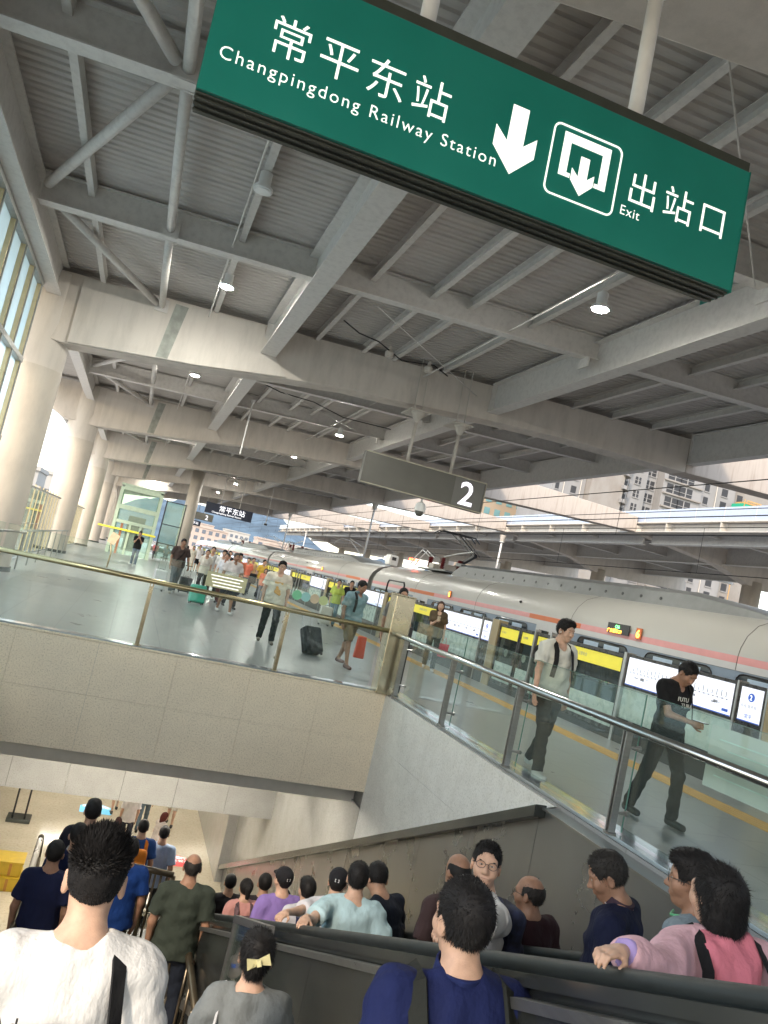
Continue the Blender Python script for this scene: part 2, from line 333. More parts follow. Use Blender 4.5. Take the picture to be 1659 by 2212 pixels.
tag(MB().box(4.3, 4.62, .5, 6.65, -.055, -.036).build('edge_trim', m_inox), 'thin bright steel trim along the platform edge above the escalator', 'trim')
# ---- stairs
ST = thing('staircase', 'grey granite stairs going down to a cream landing', 'staircase', (0, 0, 0))
SX0, SX1 = -.2, 1.42; y, z = .55, 0.
stm = MB().box(0, SX1-SX0, 0, .32, -.1524, 0).mesh('step', m_stepm)
nose = MB().box(.02, SX1-SX0-.02, .02, .06, 0, .002).mesh('nosing_strip', M('nosing', (.35, .33, .2), .6))
for i in range(20):
    z -= .1524; s = put(stm, 'step', ST, (SX0, y, z), bevel=.004); y += .3
MB().prism([(.5, -.16), (.5, -.6), (y, LZ-.3), (y, LZ-.02), (y-.3, LZ)], 'x', SX0+.02, SX1-.02).build('stair_soffit', m_granpol, ST)
LY0 = y
MB().box(SX0, SX1, LY0, 10.0, LZ-.25, LZ).build('landing', m_cream, ST)
MB().box(SX0, SX1, LY0, LY0+.35, LZ, LZ+.004).box(SX0, SX1, 9.65, 10.0, LZ, LZ+.004).build('tactile_band', m_stepm, ST)
y, z = 10.0, LZ
for i in range(24):
    z -= .1524; put(stm, 'step', ST, (SX0, y, z), bevel=.004); y += .3
MB().prism([(10, LZ-.16), (10, LZ-.6), (y, GZ-.02), (y, GZ)], 'x', SX0+.02, SX1-.02).build('stair_soffit', m_granpol, ST)
# lower concourse
b = MB(); b.box(-14, 14, 9, 60, GZ-.3, GZ); b.box(WX0, 14, -2, 9, GZ-.3, GZ); struct(b.build('lower_concourse_floor', m_cream))
b = MB(); b.box(-14, 14, 18.03, 60, -3.9, -3.6); struct(b.build('lower_concourse_ceiling', m_white))
b = MB(); b.box(WX0, WX1, 12.6, 17.7, -1.95, -1.75); struct(b.build('corridor_soffit', M('soffit_panel', (.6, .57, .5), .5, namp=.05)))
bh = thing('soffit_bulkhead', 'grey panelled bulkhead hanging over the foot of the stairs', 'bulkhead', (0, 17.7, 0))
for i in range(6): MB().box(WX0+i*1.15+.003, WX0+(i+1)*1.15-.003, 0, .3, -4.07, -1.96).build('bulkhead_panel', m_granpol, bh)
MB().box(WX0, WX1, -2.7, -2.4, -2.64, -1.96).build('cream_soffit_beam', m_offwhite, bh, bevel=.01)
sg_ = thing('added_strip_light', 'strip light added under the deck to brighten the bulkhead', 'strip light', (1.2, 16.5, -1.96))  # cove-like strip, added and set back here to brighten the dark bulkhead
MB().box(-2.6, 2.6, -.12, .12, -.05, -.001).build('tube_cover', m_lamp2, sg_); MB().box(-2.65, 2.65, -.15, .15, 0, .008).build('tray', m_white, sg_)
c = copy_tree(sg_); c.location = (1.2, 13.3, -1.96); c['label'] = 'second strip light added under the deck to brighten the stairs landing'  # unseen second strip put in to light the cream landing
b = MB(); b.box(4.2, 4.5, 21.2, 60, GZ, -3.9); b.box(-14.2, -14, 9, 60, GZ, -3.6); b.box(-14, 14, 60, 60.2, GZ, -3.6); struct(b.build('lower_concourse_wall', m_granpol))
clm = thing('ceiling_light_panel', 'lit ceiling panel over the lower concourse, seen as glints on its floor', 'ceiling light', (0, 19.5, -3.92), group='lit ceiling panels of the lower concourse')
MB().box(-.6, .6, -.15, .15, 0, .019).build('diffuser', m_lamp2, clm); MB().box(-.64, .64, -.19, -.151, -.01, .019).box(-.64, .64, .151, .19, -.01, .019).build('frame', m_white, clm)
for gx, gy in ((3, 19.5), (0, 23), (3, 23), (0, 26.5), (3, 26.5), (-3.5, 20), (-3.5, 25), (0, 31), (3, 31), (-3.5, 31)):
    c = copy_tree(clm); c.location = (gx, gy, -3.92)
# stickers on the lower floor
def house_sign(name, col, lab, x, y, w, txt):
    m = M(name+'_paint', col, .3, namp=.05, emit=col, estr=.15)
    h = thing(name, lab, 'floor sticker', (x, y, GZ))
    MB().prism([(-w/2, -.45), (w/2, -.45), (w/2, .15), (0, .5), (-w/2, .15)], 'z', .004, .006).build('sticker', m, h)
    for k, s_ in enumerate(txt): text_obj(s_, .17, m_letter, h, (0, .05-k*.2, .008), (0, 0, 0), align='CENTER', ext=.001)
    for o_ in (.07, .14): MB().path([(-w/2+o_, .15-o_*.4, .008), (0, .45-o_, .008), (w/2-o_, .15-o_*.4, .008)], .012, 4).build('chevron', m_letter, h)
    return h
house_sign('floor_sticker', (.75, .07, .07), 'red house-shaped sticker on the lower concourse floor', 2.92, 22.4, 1.25, ['小心地滑 请慢行', '请勿奔跑 注意安全'])
house_sign('floor_sticker', (.15, .5, .75), 'pale blue house-shaped sticker on the lower concourse floor', .92, 25.7, .95, ['请靠右行走'])
ps = thing('floor_sign_stand', 'dark metal sign stand with two posts in the lower concourse', 'sign stand', (-1.12, 24.0, GZ))
MB().box(-.32, .32, -.25, .25, 0, .12).build('base', m_darkinox, ps, bevel=.02)
for x in (-.2, .12): MB().box(x, x+.05, -.02, .03, .1, 1.6).build('post', m_black, ps)
MB().box(-.3, .3, -.03, .03, 1.1, 1.6).build('sign_plate', m_white, ps)
# yellow crates by the left
m_yel = M('yellow_plastic', (.62, .42, .03), .45, namp=.1)
cr = thing('yellow_crate', 'upper yellow crate stacked behind the left stair rail', 'crate', (-1.12, 19.9, GZ+.33), group='yellow crates at the foot of the stairs')
MB().box(-.55, .55, -.3, .3, 0, .29).build('crate_body', m_yel, cr, bevel=.02)
for x in (-.35, 0, .3): MB().box(x-.03, x+.03, -.32, -.301, .02, .28).build('rib', M('orange_strap', (.5, .22, .04), .5) if x == -.35 else bpy.data.materials['orange_strap'], cr)
MB().box(-.57, .57, -.32, .32, .29, .32).build('rim', m_yel, cr)
c2 = copy_tree(cr); c2.location = (-1.12, 19.85, GZ); c2['label'] = 'lower yellow crate under another behind the left stair rail'
# ---- railings of the stairs
def baluster_rail(name, label, p0, p1, h=.92, n=8, r=.028, mat=None, posts=True):
    mat = mat or m_inox
    p0, p1 = Vector(p0), Vector(p1); t = thing(name, label, 'railing', p0)
    d = p1-p0
    MB().tube((0, 0, h), d+Vector((0, 0, h)), r*1.25, 14).build('handrail', mat, t, smooth=True)
    MB().tube((0, 0, .12), d+Vector((0, 0, .12)), r*.6, 8).build('bottom_rail', mat, t, smooth=True)
    for i in range(n+1):
        q = d*(i/n); big = i % 4 == 0
        MB().tube(q+Vector((0, 0, 0 if big else .12)), q+Vector((0, 0, h-.01)), r if big else r*.5, 10).build('post' if big else 'baluster', mat, t, smooth=True)
    return t
m_bronze = M('bronze_rail', (.16, .13, .09), .28, .8, namp=.1)
baluster_rail('stair_railing', 'steel railing on the left of the lower landing', (-.17, LY0, LZ), (-.17, 10.0, LZ), n=12, mat=m_bronze)
baluster_rail('stair_railing', 'sloping steel railing on the left of the upper stair flight', (-.17, 1.2, -.45), (-.17, LY0-.1, LZ+.05), n=16, mat=m_bronze)
baluster_rail('stair_railing', 'bronze railing across the end of the landing behind the olive-shirted man', (.85, 9.55, LZ), (1.38, 9.4, LZ), n=8, mat=m_bronze)
baluster_rail('stair_railing', 'steel railing beside the landing in front of the escalator side', (1.44, LY0, LZ), (1.44, 9.2, LZ), n=8, mat=m_bronze)
baluster_rail('stair_railing', 'sloping railing on the left of the lower stair flight', (-.17, 10.1, LZ), (-.17, 17.2, GZ+.05), n=20, mat=m_bronze)
# ---- escalator
ES = thing('escalator', 'escalator going down beside the stairs with black handrail and dark steel sides', 'escalator', (0, 0, 0))
hz = lambda y: 1.232 if y < .9 else -.44*(y-3.7)
EY1 = 17.3
sk_ = -.44
def slope_strip(x0, x1, top, bot, name, mat, y0=-1.2, y1=EY1, bev=0, pieces=None):
    ys = [y0, .9, y1] if pieces is None else pieces
    for a, c in (zip(ys[:-1], ys[1:])):
        MB().prism([(a+.002, hz(a)+bot), (c-.002, hz(c)+bot), (c-.002, hz(c)+top), (a+.002, hz(a)+top)], 'x', x0, x1).build(name, mat, ES, bevel=bev)
for sx, nm in ((1.60, 0), (2.86, 1)):
    MB().path([(sx+.04, -1.2, hz(-1)-.03), (sx+.04, .8, hz(.8)-.03), (sx+.04, 1.0, hz(1.0)-.035), (sx+.04, EY1, hz(EY1)-.03)], 0.034, 12).build('handrail', m_rubber, ES, smooth=True)
slope_strip(1.56, 1.72, -.055, -.10, 'handrail_track', m_darkinox); slope_strip(2.82, 2.98, -.055, -.10, 'handrail_track', m_darkinox)
slope_strip(1.60, 1.68, -.10, -.97, 'inner_panel', m_darkinox); slope_strip(2.86, 2.94, -.10, -.97, 'inner_panel', m_darkinox)
slope_strip(1.49, 1.56, -.13, -.165, 'bright_trim', m_inox)
pj = [-1.2, .1, .9, 2.35, 3.35, 4.35, 5.35, 6.35, 7.35, 8.35, 9.35, 10.35, 11.35, 12.35, 13.35, 14.35, 15.35, EY1]
slope_strip(1.52, 1.58, -.165, -.80, 'side_panel', m_darkinox, pieces=pj)
slope_strip(1.455, 1.58, -.80, -.88, 'skirt_rail', m_inox, pieces=[-1.2, .9, EY1])
slope_strip(1.50, 1.59, -.88, -2.3, 'side_panel', m_darkinox, pieces=pj)
slope_strip(3.0, 4.34, -.55, -.6, 'outer_deck', m_darkinox)
es_me = MB().box(0, 1.0, 0, .4, -.18, 0).mesh('escalator_step', m_darkinox)
yel_me = MB().box(0, 1.0, 0, .03, 0, .002).mesh('yellow_line', m_yel)
for i in range(-3, 40):
    yy0 = 1.5+i*.4; zz = 0 if i < 0 else -.44*(yy0-1.5)-.176
    s = put(es_me, 'escalator_step', ES, (1.76, yy0, max(zz-.16 if i>0 else zz, GZ+.01)))
    if 0 <= i: put(yel_me, 'yellow_line', s, (0, .36, .001))
# sloping glass end of stair balustrade
gp = thing('glass_stair_guard', 'glass and steel guard where the escalator side meets the stairs', 'guard', (1.43, 5.0, 0))
MB().bar((0, 0, -.62), (0, 1.0, -1.02), .05, .05).build('top_rail', m_inox, gp); MB().box(-.02, .02, .95, 1.0, -2.3, -1.0).build('post', m_inox, gp)
MB().prism([(0, -.65), (.95, -1.03), (.95, -2.2), (0, -1.9)], 'x', -.006, .006).build('glass_pane', m_glass, gp)
# ---- canopy: portal beams, girders, purlins, tubes, corrugated panels
CN = thing('platform_canopy', 'station canopy of painted portal beams and corrugated metal over the platform', 'canopy', (0, 0, 0))
def I_along_y(x, y0, y1, zb, zt, fwid, me=None, name='girder', par=None, w=.03):
    L = y1-y0
    b = MB(); b.box(-fwid/2, fwid/2, 0, L, 0, .03); b.box(-w/2, w/2, 0, L, .03, zt-zb-.03); b.box(-fwid/2, fwid/2, 0, L, zt-zb-.03, zt-zb)
    return b
bot_pts = [(-5.6, 6.6), (-4.2, 5.9), (-2.75, 5.86), (-1.6, 6.0), (.5, 6.25), (2.8, 6.62), (4.5, 6.85), (5.9, 6.93), (8.95, 7.2), (11.5, 7.35), (15.1, 7.45), (24, 7.75)]
b = MB(); wdt = .75
top = [(24, zr(16)), (16.2, zr(16.2)-.2+.4), (16.0, zr(16)-.2), (-5.6, zr(-5.6)-.2)]
prof_in = bot_pts[:-1]+[(16.0, 7.47), (16.0, zr(16)-.2), (-5.6, zr(-5.6)-.2)]
mb_in = MB().prism(prof_in, 'y', 0, wdt).mesh('cross_beam', m_conc)
mb_out = MB().prism([(16.003, 7.47), (25.99, 7.88), (25.99, 8.76), (16.003, 8.95)], 'y', 0, wdt).mesh('track_span_beam', m_slotbeam)
patch = MB().prism([(-2.72, 5.9), (-1.6, 6.03), (.5, 6.28), (2.75, 6.645), (1.95, 7.55), (1.9, zr(1.9)-.25), (-2.72, zr(-3)-.25)], 'y', -.07, -.002).mesh('concrete_end', m_conc2)
stn = MB().prism([(-.62, 6.17), (-.32, 6.2), (-.12, 7.66), (-.45, 7.66)], 'y', -.076, -.0715).mesh('repair_patch', M('grey_green_filler', (.33, .34, .30), .8, namp=.25, nscale=4))
for yb in YB:
    put(mb_in, 'cross_beam', CN, (0, yb, 0), bevel=.02); put(mb_out, 'track_span_beam', CN, (0, yb, 0), bevel=.02)
    put(patch, 'concrete_end', CN, (0, yb, 0)); put(stn, 'repair_patch', CN, (0, yb, 0))
GL = 16-wdt
for (gx, zb, ztt, fwd) in ((-3.3, 6.95, 7.75, .35), (2.15, 7.08, 7.98, .42), (8.95, 7.42, 8.3, .36), (16.15, 7.75, 8.75, .3)):
    me = I_along_y(0, 0, GL, zb, ztt, fwd, w=.14 if gx > 15 else .05).mesh('girder', m_steel)
    for yb in YB[:-1]: put(me, 'girder', CN, (gx, yb+wdt, zb))
    # stiffeners and end plates
    if gx > -3:
        pl = MB().box(-fwd/2+.01, fwd/2-.01, 0, .02, .03, ztt-zb-.03).mesh('end_plate', m_steel)
        for yb in YB[:-1]:
            for q in (wdt+.001, 15.97): put(pl, 'end_plate', CN, (gx, yb+q, zb))
def cross_I():
    b = MB(); segs = ((-3.13, 2.12), (2.18, 8.92), (8.98, 16.0))
    for x0, x1 in segs:
        for (y0, y1, d0, d1) in ((-.14, .14, 0, .025), (-.02, .02, .025, None), (-.14, .14, None, None)):
            def zz(x, q): return 7.22+.055*(x+3)+q
            hh = .58
            lo0 = d0 if d0 is not None else hh-.025; hi = d1 if d1 is not None else (hh-.025 if d0 == .025 else hh)
            b.hexa([(x0, y0, zz(x0, lo0)), (x1, y0, zz(x1, lo0)), (x1, y1, zz(x1, lo0)), (x0, y1, zz(x0, lo0)), (x0, y0, zz(x0, hi)), (x1, y0, zz(x1, hi)), (x1, y1, zz(x1, hi)), (x0, y1, zz(x0, hi))])
    return b.mesh('secondary_beam', m_steel)
ci = cross_I()
YS = []
for yb in YB[:-1]:
    for q in (5.4, 10.75): YS.append(yb+q); put(ci, 'secondary_beam', CN, (0, yb+q, 0))
bays = []
for yb in YB[:-1]: bays += [(yb+wdt, yb+5.4), (yb+5.4, yb+10.75), (yb+10.75, yb+16)]
pur = MB().box(-.06, .06, .02, 5.2, -.01, .012).box(.04, .06, .02, 5.2, .012, .2).box(-.06, .06, .02, 5.2, .2, .215).mesh('purlin', m_steel)
for (y0, y1) in bays:
    for x in (-2.28, .57, 3.35, 4.7, 5.6, 7.1, 10.2, 11.5, 12.9, 14.4):
        put(pur, 'purlin', CN, (x, y0, zr(x)-.26), scale=(1, (y1-y0)/5.22, 1))
for i, (y0, y1) in enumerate(bays[:15]):
    z = 7.5
    b = MB().tube((-.78, y0+.12, z), (-.78, y1-.12, z), .085, 14); b.build('brace_tube', m_steel, CN, smooth=True)
    MB().box(-.95, -.61, y0+.1, y0+.125, z-.17, z+.17).box(-.95, -.61, y1-.125, y1-.1, z-.17, z+.17).build('flange_plate', m_steel, CN)
    ya, yb_ = (y0+.15, y1-.25) if i % 2 == 0 else (y1-.15, y0+.25)
    if i % 3 == 2: ya, yb_ = y0+.3, y1-.2; xa, xb = -3.0, -.92
    elif i % 3 == 1: ya, yb_ = y0+.2, y1-.25; xa, xb = -.95, -3.0
    else: ya, yb_ = y0+.3, y1-.2; xa, xb = -3.0, -.95
    MB().tube((xa, ya, z), (xb, yb_, z), .09, 14).build('brace_tube', m_steel, CN, smooth=True)
    if i < 9:
        MB().tube((3.6+.0, y0+.1, 7.45), (8.3, y1-.1, 7.75), .012, 6).build('tie_rod', m_steel, CN, smooth=True) if i % 2 else None
def roof_strip(x0, x1, L, n=14):
    b = MB(); p = L/n; prof = []
    for i in range(n): prof += [(i*p, 0), (i*p+p*.35, 0), (i*p+p*.5, .028), (i*p+p*.85, .028)]
    prof.append((L, 0)); vs = []
    for (y, h) in prof: vs += [(x0, y, zr(x0)+h), (x1, y, zr(x1)+h)]
    fs = [(2*i, 2*i+1, 2*i+3, 2*i+2) for i in range(len(prof)-1)]
    vs2 = [(v[0], v[1], v[2]+.06) for v in vs]
    b.add(vs, fs)
    return b.mesh('roof_panel', m_roof)
rp = [roof_strip(-5.6, 2.1, 2.66), roof_strip(2.13, 8.9, 2.66), roof_strip(8.93, 16.3, 2.66)]
for i in range(42):
    for k in range(3): put(rp[k], 'roof_panel', CN, (0, -11.5+i*2.667, 0))
b = MB(); b.hexa([(-5.7, -12, zr(-5.7)+.08), (16.35, -12, zr(16.35)+.08), (16.35, 101.5, zr(16.35)+.08), (-5.7, 101.5, zr(-5.7)+.08), (-5.7, -12, zr(-5.7)+.2), (16.35, -12, zr(16.35)+.2), (16.35, 101.5, zr(16.35)+.2), (-5.7, 101.5, zr(-5.7)+.2)])
b.build('roof_deck', m_roof, CN)
b = MB(); b.prism([(-5.75, 7.35), (-5.6, 7.35), (-5.6, zr(-5.6)+.3), (-5.75, zr(-5.6)+.3)], 'y', -12, 101.5); b.build('eave_fascia', m_steel, CN)
MB().box(16.36, 16.42, -12, 101.5, 8.0, 9.1).build('edge_fascia', m_offwhite, CN)
# cables on the soffit
for i, pts in enumerate([[(3.4, 17.6, 7.7), (3.9, 17.9, 7.62), (4.6, 18.6, 7.8), (5.4, 18.9, 7.6), (6.4, 19.2, 7.85), (7.1, 19.9, 7.9)], [(2.3, 27, 7.9), (3.6, 27.2, 7.7), (5, 27.9, 7.85), (6.4, 28.6, 7.75), (8.6, 29.4, 8)]]):
    tag(MB().path(pts, .018, 6).build('hanging_cable', m_cable, smooth=True), ['black cable looping under the roof before the nearest full cross beam', 'black cable looping under the roof beyond the nearest full cross beam'][i], 'cable')
for (x, z, r, nm) in ((6.62, 7.86, .022, 'conduit'), (.42, 7.60, .018, 'conduit'), (2.55, 7.70, .03, 'conduit'), (9.35, 7.95, .03, 'conduit')):
    MB().tube((x, -10, z), (x, 100, z), r, 8).build(nm, m_steel, CN, smooth=True)
for yb in YB[:-1]:
    for q in (5.4, 10.75): MB().box(8.6, 8.64, q-.2, q+.2, 7.2, 7.44).build('gusset_plate', m_steel, CN, loc=(0, yb, .42))
# columns
ordn = ['nearest thick round column, between glazed wall and slatted fence', 'second thick round column behind the nearest one', 'third thick round column on the left', 'fourth thick round column on the left', 'fifth thick round column on the left']
for k, yb in enumerate(YB):
    lab = 'round column behind the viewer on the left' if k < 2 else (ordn[k-2] if k-2 < 5 else 'farthest thick round column')
    c = thing('round_column', lab, 'column', (-3.38, yb+.6, 0), group='round columns along the left of the platform')
    smooth_me = MB().lathe([(.66, 0), (.66, 4.55), (.665, 5.15)], 40).mesh('shaft', m_colm); smooth_by_angle(smooth_me); put(smooth_me, 'shaft', c)
    s2 = MB().lathe([(.655, 5.15), (.655, 5.9), (.70, 6.3), (.70, zr(-3.4)-.25)], 40).mesh('column_head', m_conc2); smooth_by_angle(s2); put(s2, 'column_head', c)
    s3 = MB().lathe([(.70, 0), (.70, .12)], 40).mesh('skirting', m_darkinox); smooth_by_angle(s3); put(s3, 'skirting', c)
# round lamps
lampm = MB().lathe([(.11, .16), (.11, .05), (.15, .045), (.15, 0), (.13, -.012)], 24)
def lamp(x, y, z, on, lab):
    t = thing('ceiling_lamp', lab, 'ceiling lamp', (x, y, z), group='round lamps under the canopy')
    me = MB().lathe([(.10, .30), (.10, .06), (.16, .05), (.16, 0)], 28).mesh('housing', m_white); smooth_by_angle(me); put(me, 'housing', t)
    me = MB().lathe([(.13, 0), (.13, -.014), (.08, -.022)], 28).mesh('lens', m_lamp if on else m_white); smooth_by_angle(me); put(me, 'lens', t)
    MB().box(-.05, .05, -.05, .05, .3, .34).build('mount', m_white, t)
lamp(.57, 17.3, 7.47, 1, 'lit round lamp under the roof left of the middle girder, before the full cross beam')
lamp(6.75, 11.75, 7.4, 1, 'bright lit round lamp under the roof just below the green sign')
lamp(.57, 12.15, 7.45, 0, 'unlit white round lamp under the roof left of the green sign')
for i, (x, y, l) in enumerate([(.6, 27.2, 'second lit lamp on the left row of the roof'), (.6, 45.5, 'third lit lamp on the left row of the roof'), (6.85, 30.6, 'lit lamp under the roof left of the grey number 2 board'), (6.85, 40.2, 'farther lit lamp under the roof left of the grey number 2 board')]):
    lamp(x, y, 7.4, 1, l)
for y in (57, 69, 84): lamp(.6, y, 7.4, 1, 'far lit lamp deep under the canopy roof'); lamp(6.85, y-4, 7.4, 1, 'far lit lamp deep under the canopy roof')
# small square speakers on purlins
for x, y in ((6.2, 19.0), (5.0, 18.8)):
    t = tag(MB().lathe([(.10, 0), (.12, .12), (.05, .2), (.03, .3)], 16).build('ceiling_speaker', m_offwhite, loc=(x, y, 7.55)), 'small white horn speaker under the purlins, %s one' % ('right' if x > 6 else 'left'), 'speaker')
# ================================================================== BALUSTRADES
def fin_post(par, loc, ry, h=1.0, mat=None):
    """two flat bars on a foot plate, one flange, two glass clamps"""
    mat = mat or m_inox
    p = MB().box(-.035, .035, -.03, -.012, .05, h).box(-.035, .035, .012, .03, .05, h).box(-.01, .01, -.012, .012, .05, h-.06).build('post', mat, par, loc=loc, rot=(0, 0, ry), bevel=.003)
    MB().lathe([(.06, .036), (.06, .05), (.035, .055)], 16).build('foot_flange', mat, p, smooth=False)
    for z in (.22, .80): MB().tube((.02, 0, z), (.13, 0, z), .013, 10).tube((.125, 0, z), (.16, 0, z), .024, 12).build('glass_clamp', mat, p)
    MB().tube((0, 0, h), (0, 0, h+.0), .01, 6).box(-.02, .02, -.008, .008, h-.01, h+.02).build('rail_bracket', mat, p)
    return p
RB = thing('glass_balustrade', 'glass balustrade with steel handrail along the platform side of the well', 'balustrade', (WX1, 0, 0))
MB().path([(-.12, .4, .99), (-.12, 11.6, .99), (-.12, 11.9, .99)], .038, 20).build('handrail', m_rail, RB, smooth=True)
pys = [11.75, 9.78, 7.86, 5.86, 3.9, 1.95]
for y in pys: fin_post(RB, (.0, y, 0), 0)
for a, c in zip(pys[1:], pys[:-1]):
    g = MB().box(.13, .142, a+.02, c-.02, .05, 1.28).build('glass_pane', m_glass, RB)
    MB().box(.1295, .1425, a+.02, c-.02, 1.2801, 1.283).box(.1295, .1425, a+.015, a+.0195, .05, 1.283).build('glass_edge', m_glassedge, g)
MB().box(.13, .142, .5, 1.93, .05, 1.28).build('glass_pane', m_glass, RB)
FB = thing('glass_balustrade', 'glass balustrade with brass-toned handrail across the far end of the well', 'balustrade', (0, WY1, 0))
MB().path([(WX0-.5, -.05, 1.02), (4.3, -.05, 1.02)], .04, 20).build('handrail', m_railg, FB, smooth=True)
pxs = [WX0, -1.75, .42, 2.55, 4.2]
for x in pxs[1:-1]:
    fin_post(FB, (x, .0, 0), R(90), 1.0, m_gold)
for a, c in zip(pxs[:-1], pxs[1:]):
    g = MB().box(a+.02, c-.02, .13, .142, .05, 1.40).build('glass_pane', m_glass, FB)
    MB().box(a+.02, c-.02, .1295, .1425, 1.4001, 1.403).build('glass_edge', m_glassedge, g)
cp = thing('corner_pillar', 'tall gold-toned steel pillar at the corner of the two glass balustrades', 'pillar', (4.42, WY1+.02, 0))
MB().box(-.17, .17, -.16, .16, 0, 1.63).build('pillar_body', m_gold, cp, bevel=.012)
MB().box(-.18, .18, -.17, .17, 1.63, 1.65).build('cap', m_gold, cp, bevel=.004)
MB().box(.19, .25, -.12, .12, .05, 1.15).build('black_post', m_black, cp, bevel=.01)
MB().tube((0, -.165, 1.0), (0, -.175, 1.0), .06, 20).tube((-.1, -.165, 1.02), (-.1, -.2, 1.02), .042, 20).build('rail_flange', m_gold, cp)
# things stuck on / fixed to the glass
pnl = thing('notice_board', 'pale yellow-green notice with printed lines behind the far glass', 'notice', (1.48, WY1-.115, 1.24))
MB().box(-.31, .31, 0, .012, -.115, .115).build('board', M('notice_cream', (.62, .60, .36), .4, namp=.05), pnl, bevel=.004)
for k in range(4): MB().box(-.25+.02*k, .25-.04*(k % 2), -.002, -.0005, .06-.05*k, .075-.05*k).build('printed_line', m_letter, pnl)
for i, (x, col) in enumerate(((2.66, (.2, .6, .35)), (2.81, (.3, .6, .6)), (2.96, (.6, .5, .35)), (3.11, (.5, .6, .3)))):
    t = tag(MB().lathe([(.078, 0), (.078, .003)], 28).build('round_sticker', M('sticker_tint_%d' % i, col, .4, namp=.05), loc=(x, WY1+.125, 1.27), rot=(R(90), 0, 0)), ['pale green', 'pale blue-green', 'pale tan', 'pale yellow-green'][i]+' round sticker in a row of four on the far glass', 'sticker')
pl2 = thing('notice_board', 'large translucent pale green notice sheet on the near right glass', 'notice', (WX1+.150, 4.55, 1.0))
MB().box(0, .004, -.5, .5, -.26, .22).build('sheet', glass_mat('pale_sheet', (.8, .88, .84), .2, .7, (.70, .74, .70)), pl2)
for k in range(5): MB().box(-.0012, -.0002, -.42, .40-.1*(k % 2), .12-.07*k, .13-.07*k).build('printed_line', M('pale_print', (.5, .64, .6), .6) if k == 0 else bpy.data.materials['pale_print'], pl2)
# ================================================================== LEFT GLAZED WALL
GWL = thing('glazed_wall', 'tall glazed wall with gold mullions and frosted panes on the left', 'glass wall', (-3.55, 0, 0))
m_mull = M('gold_mullion', (.58, .47, .28), .35, .35, namp=.08); m_frame = M('grey_frame', (.34, .34, .32), .45, .3)
levels = [0.0, 1.2, 3.1, 5.0, 6.9]
my = [5.0+1.32*i for i in range(12)]
for y in my: 
    MB().box(-.05, .09, y-.05, y+.05, 0, 6.9).build('mullion', m_mull, GWL, bevel=.006); MB().box(.09, .12, y-.02, y+.02, 0, 6.9).build('mullion_cap', m_frame, GWL)
for z in levels[1:]: MB().box(-.07, .13, my[0]-.6, my[-1]+.1, z-.06, z+.06).build('transom', m_frame, GWL, bevel=.006)
MB().box(-.02, .16, my[0]-.6, my[-1]+.1, 6.96, 7.1).build('head_flashing', m_steel, GWL)
for a, c in zip(my[:-1], my[1:]):
    for z0, z1 in zip(levels[:-1], levels[1:]): MB().box(-.012, .0, a+.052, c-.052, z0+.062, z1-.062).build('window_pane', m_frost, GWL)
# slatted fence between columns
for k, (y0, y1) in enumerate(((21.9, 36.2), (38.0, 52.2))):
    fc = thing('slatted_fence', ['tall fence of upright gold slats and glass between first and second column', 'tall fence of upright slats between second and third column'][k], 'fence', (-3.4, y0, 0))
    MB().box(-.03, .03, 0, y1-y0, 2.32, 2.38).build('top_rail', m_frame, fc); MB().box(-.03, .03, 0, y1-y0, .05, .12).build('bottom_rail', m_frame, fc)
    n = int((y1-y0)/1.1)
    me = MB().box(-.02, .02, -.03, .03, .05, 2.45).mesh('slat', m_mull); mg = MB().box(-.006, .006, .04, 1.05, .13, 2.31).mesh('glass_pane', m_glass)
    for i in range(n): put(me, 'slat', fc, (0, i*1.1, 0), bevel=.005); put(mg, 'glass_pane', fc, (0, i*1.1, 0))
hr = thing('wall_handrail', 'steel handrail in front of the slatted fence and the nearest column', 'handrail', (-2.75, 15, 0))
MB().path([(.0, -2, 1.05), (0, 5.0, 1.05), (.25, 5.6, 1.05), (.0, 7.2, 1.05), (0, 21, 1.05)], .03, 12).build('handrail', m_inox, hr, smooth=True)
for y in (-1.5, .7, 2.9, 7.4, 9.6, 11.8, 14, 16.2, 18.4, 20.6): MB().box(-.02, .02, y-.02, y+.02, 0, 1.03).build('post', m_inox, hr)
# ================================================================== SIGNS
SG = thing('station_sign', 'big green hanging sign with station name, arrow and exit symbol', 'sign', (0, 4.6, 0))
x0, x1, zb, zt = -.315, 3.68, 4.335, 5.30
slope = (4.44-4.33)/(3.68+.32)
MB().box(x0, x1, .03, .27, zb, zt).build('sign_box', m_signframe, SG, bevel=.006)
MB().box(x0+.004, x1-.004, .0, .029, zb+.012, zt-.008).build('green_face', m_green, SG)
MB().box(x0-.006, x1+.006, .02, .28, zt+.001, zt+.085).build('top_cover', m_signframe, SG, bevel=.008)
MB().box(x1+.001, x1+.008, .0, .33, zb, zt).build('end_plate', m_green, SG)
for k in range(3): MB().box(x0, x1, .06+k*.07, .08+k*.07, zb-.012, zb-.001).build('bottom_channel', m_signframe, SG)
SGX = x0
def onsign(body, size, x, z, **k): return text_obj(body, size, m_letter, SG, (x, -.002, z), FACE_S, **k)
for i, ch in enumerate('常平东站'): onsign(ch, .285, .02+i*.318, 4.748, bold=-.002)
onsign('Changpingdong Railway Station', .122, -.235, 4.575, sx=1., ext=.001, bold=-.001, space=1.2)
